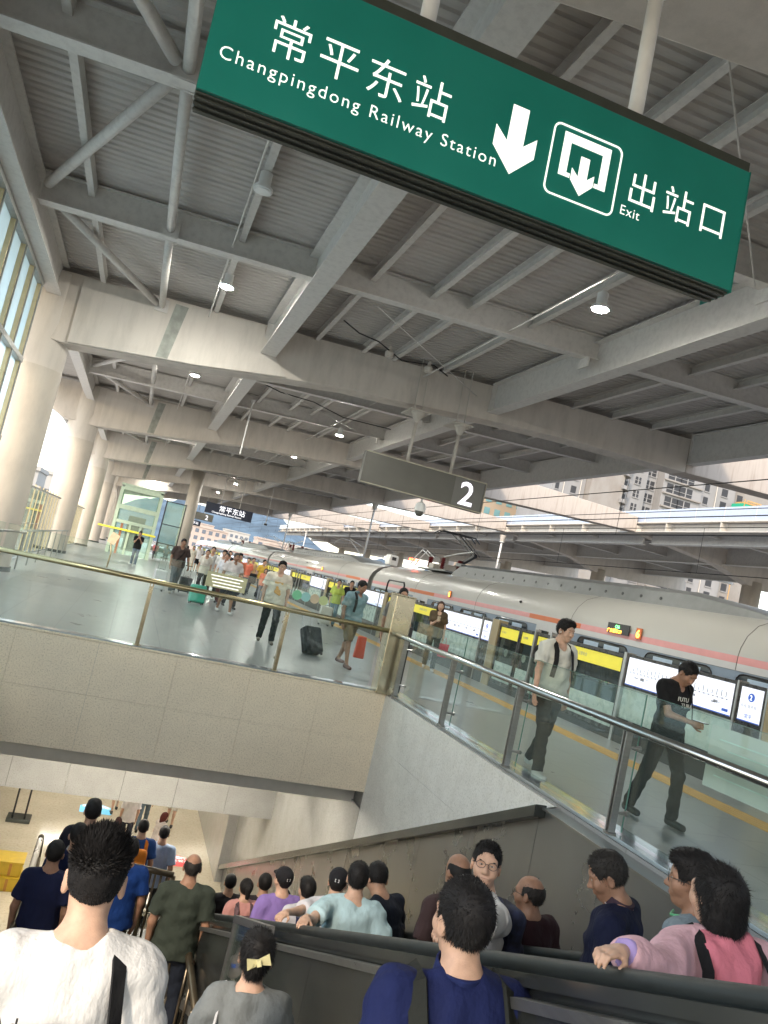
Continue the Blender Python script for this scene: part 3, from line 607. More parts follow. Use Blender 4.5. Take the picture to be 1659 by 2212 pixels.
def down_arrow(cx, cz, s, name='arrow'):
    b = MB(); pts = [(-.065, .26), (.065, .26), (.065, -.02), (.165, .07), (.165, -.08), (0, -.25), (-.165, -.08), (-.165, .07), (-.065, -.02)]
    vs = [(cx+px*s, -.004, cz+pz*s) for px, pz in pts]+[(cx+px*s, -.0005, cz+pz*s) for px, pz in pts]; n = len(pts)
    b.add(vs, [(0, 1, 2, 8), (2, 3, 4, 5), (2, 5, 8), (8, 5, 6, 7)]+[(i, (i+1) % n, (i+1) % n+n, i+n) for i in range(n)])
    return b.build(name, m_letter, SG)
down_arrow(1.75, 4.80, .95)
# exit pictogram: rounded frame, bracket, small arrow
fx, fz, fs_ = 2.295, 4.80, .255
rr = []
for cxs, czs, a0 in ((1, 1, 0), (-1, 1, 90), (-1, -1, 180), (1, -1, 270)):
    for a in range(0, 91, 15): rr.append((fx+cxs*(fs_*1.08-.05)+.05*math.cos(R(a0+a)), fz+czs*(fs_-.05)+.05*math.sin(R(a0+a))))
rr.append(rr[0]); MB().path([(p[0], -.003, p[1]) for p in rr], .007, 6).build('pictogram_frame', m_letter, SG)
b = MB()
for (a0, a1, c0, c1) in ((-.19, .19, .15, .215), (-.19, -.13, -.10, .15), (.13, .19, -.10, .15), (-.13, -.10, -.10, -.07), (.10, .13, -.10, -.07)): b.box(fx+a0, fx+a1, -.004, -.0005, fz+c0, fz+c1)
b.build('pictogram_bracket', m_letter, SG, kind='stuff'); down_arrow(fx, fz-.06, .55, 'pictogram_arrow')
for i, ch in enumerate('出站口'): onsign(ch, .275, 2.655+i*.312, 4.715, bold=-.002)
onsign('Exit', .10, 2.63, 4.595, ext=.001, bold=-.001, space=1.1)
SG.rotation_euler = (0, R(-1.3), 0); SG.location = (.107, 4.6, .0)
for x in (1.02, 2.72):
    p = MB().tube((x, .18, zt+.08), (x, .18, 6.52), .058, 20).build('hanger_post', m_white, SG, smooth=True)
    MB().lathe([(.12, 0), (.12, .02)], 20, (x, .18, 6.5)).lathe([(.07, -.05), (.09, 0)], 20, (x, .18, 6.5)).build('flange', m_white, p)
    MB().box(x-.35, x+.3, -.12, -.05, 6.55, 6.75).build('hanger_bracket', m_steel, p, bevel=.01)
# grey number board
NB = thing('number_board', 'grey hanging board with a big white 2 near its right end', 'sign', (5.35, 20.1, 4.38))
m_board = M('board_grey', (.115, .112, .098), .35, .2, namp=.08, nscale=2)
MB().box(0, 3.72, 0, .26, 0, .90).build('board_box', m_board, NB, bevel=.015)
MB().box(2.75, 3.66, -.006, -.001, .05, .86).build('number_field', M('board_field', (.15, .148, .135), .3, namp=.05), NB)
for q in ((0, 3.72, -.012, -.0005, .87, .90), (0, 3.72, -.012, -.0005, 0, .03)): MB().box(*q).build('trim', M('aged_trim', (.42, .39, .3), .5) if 'aged_trim' not in bpy.data.materials else bpy.data.materials['aged_trim'], NB)
MB().box(3.721, 3.735, 0, .26, 0, .9).build('end_cap', bpy.data.materials['aged_trim'], NB)
m_two = M('lit_numeral', (.8, .78, .9), .4, namp=0, emit=(.95, .9, 1), estr=.35)
text_obj('2', .95, m_two, NB, (2.93, -.008, .12), FACE_S, name='numeral', bold=.012)
for x in (1.25, 2.6):
    MB().tube((x, .13, .9), (x, .13, 2.25), .05, 14).build('hanger_post', m_offwhite, NB, smooth=True)
    MB().lathe([(.05, 2.05), (.13, 2.2), (.20, 2.3), (.20, 2.34)], 18, (x, .13, 0)).box(x-.3, x+.3, -.1, .8, 2.34, 2.38).build('clamp_plate', m_offwhite, NB)
    for dx in (-.12, .12): MB().tube((x+dx, .2, 2.3), (x+dx-.02, .34, 4.1), .014, 6).build('strap_rod', m_cable if 0 else m_offwhite, NB)
dm = thing('dome_camera', 'white dome camera hanging under the grey number 2 board', 'camera', (7.28, 20.23, 4.37))
me = MB().lathe([(.03, 0), (.03, -.08), (.13, -.14), (.16, -.25), (.155, -.36)], 22).mesh('camera_hood', m_white); smooth_by_angle(me); put(me, 'camera_hood', dm)
me = MB().lathe([(.125, -.36), (.12, -.43), (.07, -.50)], 22).mesh('camera_eye', m_board); smooth_by_angle(me); put(me, 'camera_eye', dm)
# small board over the train far away + navy station boards
m_navy = M('navy_board', (.012, .022, .06), .35, namp=.05)
def hang_board(lab, x, y, z, w, h, texts, mat, top=7.4):
    t = thing('hanging_board', lab, 'sign', (x, y, z)); MB().box(0, w, 0, .2, 0, h).build('board_box', mat, t, bevel=.01)
    for (s_, sz, tx, tz, m_) in texts: text_obj(s_, sz, m_, t, (tx, -.004, tz), FACE_S)
    for q in (.3, .7): MB().tube((w*q, .1, h), (w*q, .1, top-z), .035, 8).build('hanger_post', m_steel, t, smooth=True)
    return t
m_litw = M('lit_white', (.9, .9, .9), .5, namp=0, emit=(.9, .92, 1), estr=.35)
hang_board('dark blue hanging board with the station name in white characters', 4.2, 56, 4.12, 3.4, .78, [('常平东站', .48, .95, .30, m_litw), ('Changpingdong Railway Station', .17, .5, .09, m_litw)], m_navy)
hang_board('dark hanging board with a white 2, left of the dark blue one', 4.1, 84.5, 4.4, 3.3, .78, [('2', .7, 2.45, .13, m_litw)], m_board)
hang_board('small distant dark blue board with white station name', 5.35, 98, 4.0, 1.9, .62, [('常平东站', .36, .2, .2, m_litw)], m_navy)
rod = thing('ceiling_rod', 'thin white rod hanging from the roof left of the grey board', 'rod', (3.03, 30, 5.5)); MB().tube((0, 0, 0), (0, 0, 2.2), .028, 8).build('rod_tube', m_white, rod); MB().lathe([(.05, 2.05), (.09, 2.2)], 12).build('rod_mount', m_white, rod)
rod = thing('ceiling_rod', 'thin dark rod with a small fitting over the train, beyond the navy board', 'rod', (9.6, 62, 4.6)); MB().tube((0, 0, 0), (0, 0, 3), .03, 8).build('rod_tube', m_steel, rod); MB().box(-.12, .12, -.1, .1, -.15, 0).build('rod_fitting', m_black, rod)
# ================================================================== TACTILE STRIP
tl = thing('tactile_strip', 'orange-yellow tactile strip running along the platform beside the train', 'tactile paving', (7.5, 0, 0))
b = MB(); b.box(-.2, .2, .003, .397, .001, .007)
for i in range(4):
    b.box(-.17+i*.095, -.13+i*.095, .03, .37, .007, .011)
me = b.mesh('tactile_tile', M('tactile_yellow', (.50, .30, .085), .55, namp=.15, nscale=3))
for i in range(-4, 200): put(me, 'tactile_tile', tl, (0, i*.4, 0))
# ================================================================== PLATFORM SCREEN DOORS
m_scr = M('lit_screen', (.8, .82, .9), .3, namp=0, emit=(.82, .86, 1), estr=.17); m_yb = M('yellow_band', (.66, .58, .05), .35, namp=.04, emit=(.66, .58, .05), estr=.1)
m_blue = M('screen_blue', (.03, .10, .42), .4, namp=0, emit=(.03, .1, .5), estr=.1); m_greyp = M('screen_grey_print', (.3, .32, .36), .5, namp=0)
m_lowp = M('pale_green_panel', (.42, .52, .48), .25, namp=.05); m_psd = M('screen_door_frame', (.035, .037, .038), .25, namp=.1); m_alu = M('aluminium_trim', (.45, .46, .46), .3, .8, namp=.05)
m_tan = M('tan_post', (.38, .31, .19), .35, .4, namp=.08); m_psdg = glass_mat('door_glass', (.55, .62, .60), .03, .08, (.2, .25, .24)); m_dark = M('dark_plinth', (.022, .024, .025), .3, namp=.1)
PX = 8.5
def psd_unit(y0, lab):
    t = thing('screen_door_unit', lab, 'platform screen door', (PX, y0, 0), group='platform screen door units along the train')
    def B(a, c, z0, z1, nm, mat, x0=0., x1=.06, par=None): return MB().box(x0, x1, a, c, z0, z1).build(nm, mat, par or t)
    def screen(a, c, small):
        fr = B(a, c, .96, 1.52, 'screen_frame', m_psd, 0, .16)
        s = B(a+.05, c-.05, 1.0, 1.47, 'screen', m_scr, -.006, -.001, fr); B(a+.05, c-.05, 1.0, 1.015, 'screen_border', m_blue, -.0095, -.0065, s)
        if small:
            m_ = MB().lathe([(.06, 0), (.06, .002)], 20).build('number_disc', m_blue, s, loc=(-.007, a+(c-a)/2, 1.34), rot=(0, R(-90), 0))
            text_obj('2', .1, m_litw, m_ if 0 else s, (-.0105, (a+c)/2+.03, 1.305), FACE_W, ext=.0008)
            text_obj('开往 常平东', .055, m_greyp, s, (-.008, c-.08, 1.19), FACE_W, ext=.0008); text_obj('常平', .07, m_blue, s, (-.008, (a+c)/2+.08, 1.05), FACE_W, ext=.0008)
        else:
            L = c-a-.3
            pts = [(-.0085, c-.15-L*i/24, 1.22-.0*i) for i in range(25)]
            B(a+.15, c-.15, 1.222, 1.228, 'route_line', m_greyp, -.009, -.0065, s)
            b = MB()
            for i in range(25): b.box(-.011, -.0065, a+.15+L*i/24-.011, a+.15+L*i/24+.011, 1.214, 1.236)
            for i in range(24):
                hh = RNG.uniform(.05, .1); b.box(-.009, -.0065, a+.17+L*i/24, a+.185+L*i/24, 1.25, 1.25+hh)
            for i in range(14):
                q = a+.25+L*RNG.random()*.9; b.box(-.009, -.0065, q, q+RNG.uniform(.05, .12), 1.12+RNG.uniform(0, .04), 1.15+RNG.uniform(.0, .03))
            b.build('route_print', m_greyp, s, kind='stuff'); B(a+.1, a+.22, 1.05, 1.09, 'route_key', m_blue, -.009, -.0065, s)
        B(a, c, .42, .955, 'lower_panel', m_lowp if not small else m_psd, .02, .08)
    screen(0, .5, True); screen(.54, 3.1, False)
    B(-.035, -.005, 0, 1.56, 'trim_post', m_alu, -.02, .16); B(.503, .537, 0, 1.54, 'trim_post', m_alu, -.02, .16); B(3.103, 3.17, 0, 1.54, 'trim_post', m_alu, -.04, .16)
    def gl(a, c, nm, band, door=False):
        fr = MB().box(0, .07, a, a+.05, .12, 1.5).box(0, .07, c-.05, c, .12, 1.5).box(0, .07, a+.05, c-.05, 1.44, 1.5).box(0, .07, a+.05, c-.05, .12, .2).build('frame' if not door else 'door_leaf', m_psd, t)
        B(a+.05, c-.05, .2, 1.44, 'glass_pane', m_psdg, .03, .04, fr)
        bd = B(a+.052, c-.052, 1.18, 1.42, 'yellow_band', m_yb, .018, .024, fr)
        if band: text_obj(band, .075 if not door else .055, m_greyp, bd, (.016, c-.12 if door or c-a < 1 else (a+c)/2+.55, 1.29), FACE_W, ext=.0008)
        B(a+.055, c-.055, .2, .62, 'lower_panel', m_lowp, .018, .024, fr)
        if door: MB().lathe([(.085, 0), (.085, .002), (.07, .002), (.07, .0)], 24).build('round_mark', m_lowp, fr, loc=(.015, (a+c)/2, .86), rot=(0, R(-90), 0)); MB().prism([(-.04, -.03), (.04, -.03), (0, .05)], 'x', 0, .002).build('arrow_mark', m_lowp, fr, loc=(.012, (a+c)/2, .86))
    gl(3.2, 5.65, 'fixed_glass', '请勿倚靠 注意安全'); gl(5.72, 6.3, 'narrow_glass', '6号门'); gl(6.36, 7.0, 'door', '注意缝隙', True); gl(7.03, 8.02, 'door', '先下后上', True)
    B(5.66, 5.71, 0, 1.55, 'trim_post', m_alu, -.03, .16); B(6.31, 6.35, 0, 1.55, 'trim_post', m_alu, -.03, .1)
    B(8.04, 8.38, 0, 1.56, 'tan_post', m_tan, -.03, .2)
    for a, c in ((-.03, .5), (.54, 3.1), (3.17, 5.65), (5.72, 6.3)): B(a+.004, c-.004, 0, .42 if c < 3.15 else .118, 'plinth', m_dark, -.012, .1)
    B(6.36, 8.02, 0, .118, 'plinth', m_dark, -.012, .1)
    return t
u0_ = psd_unit(8.35, 'nearest full platform screen door unit beside the two walking men')
for i, y in enumerate([8.35-8.43]+[8.35+8.43*k for k in range(1, 13)]):
    c = copy_tree(u0_); c.location.y = y
    c['label'] = ['screen door unit at the right picture edge', 'second screen door unit, behind the woman with the cup', 'third screen door unit, behind the man in the blue shirt', 'fourth screen door unit, behind the pair in lime and black', 'fifth screen door unit, right of the man in the cream printed shirt'][i] if i < 5 else 'one of the far screen door units beside the train'
# black folding frames above the screens
for y, l in ((7.35, 'black arched steel frame over the rightmost screens'), (24.6, 'small black arched frame over the far screen doors')):
    a = thing('arched_frame', l, 'frame', (PX+.1, y, 1.5)); MB().path([(0, -.9, 0), (0, -.85, .42), (0, -.75, .5), (0, .75, .5), (0, .86, .4), (0, .9, 0)], .03, 10).build('frame_tube', m_black, a, smooth=True)
# ================================================================== TRAIN
TR = thing('train', 'long white commuter train with pink, orange and grey-blue stripes at the platform', 'train', (9.25, 0, 0))
m_tw = M('train_cream', (.40, .385, .35), .36, namp=.03, nscale=1, coat=.3); m_tp = M('train_pink', (.62, .27, .26), .35, namp=.05); m_to = M('train_orange', (.60, .16, .05), .35, namp=.05)
m_tb = M('train_greyblue', (.20, .255, .33), .3, namp=.04, coat=.3); m_twh = M('train_white', (.52, .51, .51), .3, namp=.03); m_tg = M('train_roof_grey', (.22, .225, .22), .4, .3, namp=.08); m_win = M('train_window', (.03, .04, .05), .06, namp=0, coat=.6)
m_maroon = M('maroon_insulator', (.14, .02, .02), .3, namp=.1); m_red = M('led_red', (.8, .05, .02), .4, namp=0, emit=(1, .06, .02), estr=4); m_or = M('led_orange', (.9, .3, .02), .4, namp=0, emit=(1, .35, .03), estr=3); m_gr = M('led_green', (.1, .8, .1), .4, namp=0, emit=(.1, 1, .15), estr=2.5)
prof = [(.10, -1.05), (0, -.3), (0, 1.66), (0, 1.77), (.005, 1.885), (.03, 2.02), (.12, 2.22), (.30, 2.42), (.6, 2.56), (1.1, 2.66), (1.6, 2.69)]
prof = prof+[(3.2-x, z) for x, z in prof[::-1][1:]]
pm = [m_tb, m_tb, m_twh, m_tp, m_tw, m_tw, m_tw, m_tw, m_tw, m_tw]; pm = pm+pm[::-1]
mats_t = [m_tb, m_twh, m_tp, m_tw, m_tg]
def car(y0, y1, nose=None):
    b = MB(); n = len(prof)
    secs = [(y0, 1), (y1, 1)] if nose is None else [(y0, 1), (y1-7, 1), (y1-4, .97), (y1-2, .86), (y1-.8, .68), (y1, .42)]
    vs = []
    for (y, s) in secs: vs += [(1.6+(x-1.6)*(.5+.5*s), y, -1.05+(z+1.05)*s) for x, z in prof]
    fs = [(k*n+i, k*n+(i+1) % n, (k+1)*n+(i+1) % n, (k+1)*n+i) for k in range(len(secs)-1) for i in range(n)]
    o = len(b.v); b.add(vs, fs+[tuple(range(n)), tuple(range(len(vs)-1, len(vs)-n-1, -1))])
    idx = {m.name: i for i, m in enumerate(mats_t)}
    b.m = [idx[(pm+[m_tg])[i % n].name] if i % n < len(pm) else 4 for i in range((len(secs)-1)*n)]+[4, 4]
    me = b.mesh('car_body', mats_t); smooth_by_angle(me, 30); c = put(me, 'car_body', TR); return c
cars = []
for (a, c) in ((-20.2, 4.3), (4.9, 29.3), (29.9, 54.3), (54.9, 79.3), (79.9, 104.3)): cars.append((a, c, car(a, c)))
cars.append((104.9, 129, car(104.9, 129, 1)))
for a in (4.3, 29.3, 54.3, 79.3, 104.3): MB().prism([(x*.93+.11, z*.96) for x, z in prof], 'y', a+.001, a+.599).build('gangway', m_board, TR)
for (a, c, o) in cars:
    doors = [a+1.9, a+8.3, a+14.9, a+21.3] if c < 110 else [a+1.9, a+8.3]
    doors = [8.35-8.43*2+8.43*k+7.0 for k in range(-1, 15) if a+1 < 8.35-8.43*2+8.43*k+7.0 < c-1.2]
    for d in doors:
        if c > 110 and d > 116: continue
        dd = MB().box(-.012, .02, d-.68, d+.68, -.2, 1.72).build('door', m_twh, o); MB().box(-.018, -.0125, d-.52, d-.08, .55, 1.55).build('door_window', m_win, o); MB().box(-.018, -.0125, d+.08, d+.52, .55, 1.55).build('door_window', m_win, o)
        MB().box(-.006, .008, d-1.1, d+1.1, 1.775, 1.88).build('orange_stripe', m_to, o)
    for q in range(40):
        w0 = a+1.2+q*.0
    ws = []
    for d in doors:
        for s in (1.95, 4.2, 6.45):
            if a+1 < d+s < c-1.3: ws.append(d+s)
    for w in ws:
        if c > 110 and w > 118: continue
        r_ = []
        for cy, cz, a0 in ((.72, 1.48, 0), (-.72, 1.48, 90), (-.72, .95, 180), (.72, .95, 270)):
            for an in (0, 30, 60, 90): r_.append((w+cy+.14*math.cos(R(a0+an)), cz+.14*math.sin(R(a0+an))))
        MB().prism(r_, 'x', -.014, -.001).build('window', m_win, o)
        MB().path([(-.014, *p) for p in r_+[r_[0]]], .014, 5).build('window_seal', m_black, o)
        MB().box(-.018, -.0145, w-.6, w-.1, 1.46, 1.575).box(-.018, -.0145, w+.1, w+.62, 1.46, 1.575).build('painted_reflection', M('window_reflect', (.4, .5, .62), .2, namp=.1) if 'window_reflect' not in bpy.data.materials else bpy.data.materials['window_reflect'], o, kind='stuff')  # pale blue rectangles imitate reflections on the window glass
    if c < 110:
        sp_ = [(x, z+.0) for x, z in prof[2:11]]
        for q in range(1, 5):
            y = a+q*(c-a)/5; MB().path([(x-.002, y, z+.002) for x, z in sp_], .005, 4).build('body_seam', m_board, o)
        MB().tube((.06, a+12.2, 2.12), (.02, a+12.2, 2.10), .03, 10).build('side_port', m_black, o)
        MB().path([(-.004, a+.5, 1.655), (-.004, c-.5, 1.655)], .004, 4).build('body_seam', m_board, o)
def fairing(y0, y1, o):
    b = MB(); secs = [(y0, .02, .2), (y0+.6, .12, .5), (y0+2.2, .28, 1), (y1-1.2, .34, 1), (y1-.5, .34, 1), (y1, .12, 1)]
    vs = []
    for (y, h, q) in secs: vs += [(.62, y, 2.50), (.70, y, 2.56+h), (.85, y, 2.6+h*1.15), (2.35, y, 2.6+h*1.15), (2.5, y, 2.56+h), (2.58, y, 2.50)]
    n = 6; b.add(vs, [(k*n+i, k*n+(i+1) % n, (k+1)*n+(i+1) % n, (k+1)*n+i) for k in range(len(secs)-1) for i in range(n)]+[tuple(range(n)), tuple(range(len(vs)-1, len(vs)-n-1, -1))])
    me = b.mesh('roof_fairing', m_tg); smooth_by_angle(me, 30); f = put(me, 'roof_fairing', o)
    hm = MB().tube((0, 0, 0), (-.012, 0, 0), .035, 10).mesh('vent_hole', m_black)
    i = 0; y = y0+3
    while y < y1-1: put(hm, 'vent_hole', f, (.665, y, 2.70)); y += .62
fairing(9.7, 23.2, cars[1][2]); fairing(-16, -2, cars[0][2]); fairing(34, 50, cars[2][2]); fairing(60, 75, cars[3][2]); fairing(84, 100, cars[4][2])
def panto(y, o, raised):
    p = MB().box(.8, 2.4, y-1.5, y+1.2, 2.69, 2.74).build('roof_equipment_base', m_tg, o)
    for (dx, dy, h, r) in ((.9, -.9, .42, .09), (1.5, -1.0, .45, .12), (.95, .4, .42, .11), (2.2, .5, .42, .1), (1.9, -.4, .4, .09)):
        b = MB(); pr_ = []
        for k in range(7): pr_ += [(r, .05+h*k/7), (r*.62, .05+h*(k+.6)/7)]
        b.lathe(pr_, 14, (dx, y+dy, 2.72)).build('insulator', m_maroon, p)
    for q in ((1.1, 1.6, -.6, -.1, .05, .28), (.85, 1.2, -.2, .25, .05, .24), (1.5, 2.1, -.1, .3, .05, .3)): MB().box(q[0], q[1], y+q[2], y+q[3], 2.7+q[4], 2.7+q[5]).build('equipment_box', m_offwhite, p, bevel=.02)
    for s in (-.1, .1): MB().path([(1.0+s, y+.4, 3.15), (1.0+s, y+1.3, 3.4), (1.0+s, y+1.9, 3.1), (1.0+s, y+2.3, 2.8)], .022, 6).build('white_cable', m_white, p, smooth=True)
    MB().path([(.9, y-.9, 3.2), (1.0, y-1.8, 3.35), (1.0, y-3, 3.45)], .022, 6).build('white_cable', m_white, p, smooth=True)
    if raised:
        MB().bar((1.6, y-.4, 2.95), (1.6, y-1.9, 3.42), .12, .1).build('pantograph_arm', m_black, p); MB().bar((1.6, y-1.9, 3.42), (1.6, y-.1, 4.15), .07, .06).build('pantograph_arm', m_black, p)
        MB().bar((1.45, y-1.9, 3.42), (1.35, y-.1, 4.12), .03, .03).bar((1.75, y-1.9, 3.42), (1.85, y-.1, 4.12), .03, .03).build('pantograph_frame', m_black, p, kind='stuff')
        for s in (-.18, .18): MB().path([(.75, y+s, 4.0), (.95, y+s, 4.16), (2.25, y+s, 4.16), (2.45, y+s, 4.0)], .025, 6).build('contact_bar', m_black, p, smooth=True)
        MB().box(.7, 1.05, y-2.9, y-2.5, 2.9, 3.0).build('equipment_box', m_tg, p)
    else:
        MB().path([(.9, y-.8, 3.1), (.9, y-.8, 3.3), (.9, y+.8, 3.3), (.9, y+.8, 3.1)], .03, 6).build('busbar', m_black, p)
panto(25.6, cars[1][2], True); panto(52.2, cars[2][2], False); panto(77.5, cars[3][2], False)
rl_ = MB().box(.8, 1.2, 30.2, 30.8, 2.66, 3.1).build('roof_camera', m_white, cars[2][2], bevel=.06); MB().box(.9, 1.08, 30.19, 30.199, 2.88, 3.02).build('camera_lens', m_black, rl_)
for i in range(4): MB().box(.86+.1*i, .92+.1*i, 28.0, 28.05, 2.95+.02*(i % 2), 3.05).build('red_lamp', m_red, cars[1][2])
# LED plates on the car side
le = MB().box(-.03, -.012, 12.55, 13.25, 1.83, 2.03).build('destination_plate', m_black, cars[1][2])
text_obj('C56', .085, m_gr, le, (-.033, 13.0, 1.935), FACE_W, ext=.001); text_obj('广东城际C7!', .085, m_or, le, (-.033, 13.24, 1.845), FACE_W, ext=.001)
le = MB().box(-.03, -.012, 12.18, 12.34, 1.81, 2.02).build('number_plate', m_to, cars[1][2]); text_obj('6', .2, m_or, le, (-.033, 12.32, 1.84), FACE_W, ext=.002, bold=.004)
for y in (21.3, 37.9): 
    le = MB().box(-.03, -.012, y, y+.2, 1.84, 2.04).build('number_plate', m_to, cars[1][2]); text_obj('6', .2, m_or, le, (-.033, y+.16, 1.87), FACE_W, ext=.002, bold=.004)
MB().tube((.0, 17.2, 2.1), (-.0, 17.2, 2.1), .03, 8).build('side_port', m_black, cars[1][2]) if 0 else None
# ================================================================== CATENARY
def drop_mast(x, y, zt, zb, lab, num='026'):
    t = thing('catenary_mast', lab, 'catenary mast', (x, y, 0), group='white masts hanging between the tracks')
    MB().tube((0, 0, zb), (0, 0, zt-.3), .075, 14).build('mast_tube', m_white, t, smooth=True)
    me = MB().lathe([(.26, zt), (.26, zt-.05), (.16, zt-.45), (.10, zt-.55)][::-1], 14).mesh('mast_head', m_offwhite); me.flip_normals(); put(me, 'mast_head', t)
    MB().lathe([(.20, zt-.55), (.20, zt-.5)], 16).build('flange', m_white, t)
    for k, ch in enumerate(num): text_obj(ch, .2, m_greyp, t, (-.06, -.08, 3.6-.2*k), FACE_S, ext=.001)
    MB().path([(0, 0, 4.1), (-1.3, -.1, 4.55)], .03, 8).build('bracket_arm', m_white, t, smooth=True); MB().path([(0, 0, 3.4), (-1.2, -.1, 4.4)], .03, 8).build('bracket_arm', m_white, t, smooth=True)
    b = MB(); 
    for k in range(8): b.tube((-.15-.07*k, 0, 4.15+.024*k), (-.19-.07*k, 0, 4.165+.024*k), .06, 10)
    b.build('insulator', m_offwhite, t, kind='stuff')
    MB().path([(-1.2, -.1, 4.4), (-1.9, -.1, 4.45), (-2.3, -.1, 4.1), (-2.35, -.1, 3.9)], .025, 8).build('steady_arm', m_white, t, smooth=True)
    return t
drop_mast(26.1, 52.85, 7.6, 4.2, 'white hanging mast with cone head above the train fairing, right one')
drop_mast(15.6, 52.85, 7.55, 3.6, 'white hanging mast left of the grey number board, under the sunlit beams', '025')
drop_mast(15.6, 84.85, 7.55, 3.3, 'third white hanging mast, small, beyond the navy board', '024'); drop_mast(24.6, 116.85, 7.6, 3.3, 'farthest white hanging mast')
wires = thing('overhead_wire', 'overhead wires running along above the train', 'wire', (0, 0, 0))
for (x, z, x2, z2, r) in ((10.85, 4.2, 10.85, 4.2, .012), (10.85, 5.3, 10.85, 5.3, .012), (13.2, 5.2, 12.6, 5.2, .014), (15.9, 4.2, 15.9, 4.2, .012), (15.9, 5.6, 15.9, 5.6, .012), (17.5, 6.6, 17.5, 6.6, .014)):
    MB().tube((x, -5, z), (x2, 130, z2), r, 5).build('wire', m_cable, wires)
for y in range(0, 120, 8): MB().tube((10.85, y, 4.2), (10.85, y, 5.3), .006, 4).build('dropper', m_cable, wires); MB().tube((15.9, y+3, 4.2), (15.9, y+3, 5.6), .006, 4).build('dropper', m_cable, wires)
# ================================================================== OPPOSITE CANOPY
FC = thing('opposite_canopy', 'canopy of the opposite platform with pale gutter and blue-white glass fascia', 'canopy', (26, 0, 0))
for i in range(-12, 84):
    pass
MB().box(-.02, .5, -10, 150, 7.85, 7.90).box(.42, .5, -10, 150, 7.90, 8.36).build('gutter', m_offwhite, FC)
gs = MB().box(0, .42, 0, .04, 7.90, 8.35).mesh('gutter_bracket', m_offwhite)
m_fas = M('fascia_glass', (.36, .40, .50), .12, namp=.04, spec=.8); fm = MB().box(.1, .13, .02, 1.98, 8.45, 9.13).mesh('fascia_panel', m_fas); fr = MB().box(.09, .135, -.012, .012, 8.44, 9.14).mesh('fascia_frame', m_steel)
MB().box(.0, .3, -10, 150, 8.37, 8.43).build('fascia_rail', m_offwhite, FC)
for i in range(80): put(fm, 'fascia_panel', FC, (0, -10+i*2, 0)); put(fr, 'fascia_frame', FC, (0, -10+i*2, 0))
for i in range(40): put(gs, 'gutter_bracket', FC, (0, -10+i*4, 0))
MB().box(.55, 17, -10, 150, 8.5, 8.6).build('roof_deck', m_roof, FC)
bm = MB().prism([(0.02, 7.92), (6, 7.3), (9, 6.5), (17, 6.9), (17, 8.45), (.02, 8.25)], 'y', 0, wdt).mesh('cross_beam', m_conc); gm = MB().box(-.2, .2, 0, GL, 7.4, 7.44).box(-.04, .04, 0, GL, 7.44, 8.45).mesh('girder', m_steel)
im = MB().box(.5, 17, -.15, .15, 7.75, 7.79).box(.5, 17, -.03, .03, 7.79, 8.35).mesh('secondary_beam', m_steel); pm_ = MB().box(-.06, .06, 0, 5.2, 8.2, 8.22).box(.04, .06, 0, 5.2, 8.22, 8.45).mesh('purlin', m_steel)
for yb in YB+[116.5, 132.5]:
    put(bm, 'cross_beam', FC, (0, yb, 0))
    for gx in (1.2, 6.5, 13): put(gm, 'girder', FC, (gx, yb+wdt, 0))
    for q in (5.4, 10.75): put(im, 'secondary_beam', FC, (0, yb+q, 0))
    for q in (wdt, 5.4, 10.75):
        for x in (2.6, 4, 5.3, 8, 9.6, 11.2): put(pm_, 'purlin', FC, (x, yb+q+.05, 0))
    c = tag(MB().lathe([(.55, 0), (.55, 6.9)], 24).build('round_column', m_colm, loc=(35, yb+.4, 0), smooth=True), 'round column of the opposite platform', 'column', 'columns of the opposite platform')
# ================================================================== LIFT AND FAR END OF PLATFORM
LT = thing('glass_lift', 'green-tinted glass lift shaft with pale frame and yellow band on the platform', 'lift', (-1.45, 52, 0))
m_lf = M('lift_frame', (.42, .52, .40), .4, namp=.08)
for x in (0, 2.5):
    for y in (0, 3.0): MB().box(x-.1, x+.1, y-.1, y+.1, 0, 4.3).build('frame_post', m_lf, LT)
for z in (2.0, 2.9, 4.15): MB().box(.1, 2.4, -.09, .09, z, z+.28 if z > 2.5 else z+.2).build('frame_beam', m_lf, LT); MB().box(2.41, 2.59, .1, 2.9, z, z+.2).build('frame_beam', m_lf, LT)
MB().box(-.1, 2.6, -.1, 3.1, 4.44, 4.55).build('lift_roof', m_lf, LT)
for z0, z1 in ((.05, 2.0), (2.2, 2.9), (3.18, 4.15)): MB().box(.1, 2.4, 0, .02, z0, z1).build('glass_pane', m_liftglass, LT); MB().box(2.5, 2.52, .1, 2.9, z0, z1).build('glass_pane', m_liftglass, LT); MB().box(-.02, 0, .1, 2.9, z0, z1).build('glass_pane', m_liftglass, LT)
for x, mm_ in ((.45, M('rust_post', (.3, .12, .05), .5)), (.95, m_lf), (1.6, m_lf)): MB().box(x, x+.14, -.05, -.012, .02, 2.0).build('door_post', mm_, LT)
MB().box(-.9, 2.7, -.16, -.11, 1.54, 1.65).build('yellow_band', m_yb, LT)
MB().box(.8, 1.9, 1.0, 2.2, .3, 2.6).build('lift_car', m_psd, LT)
es = thing('end_screen', 'steel-framed glass screen beyond the lift', 'screen', (1.6, 58, 0))
for x in (0, 1.4): MB().box(x-.04, x+.04, 0, .08, 0, 4.4).build('frame_post', m_black, es)
for z in (1.2, 2.6, 4.3): MB().box(.04, 1.36, .01, .07, z, z+.06).build('frame_beam', m_black, es)
for z0, z1 in ((.1, 1.2), (1.26, 2.6), (2.66, 4.3)): MB().box(.04, 1.36, .03, .04, z0, z1).build('glass_pane', m_liftglass, es)
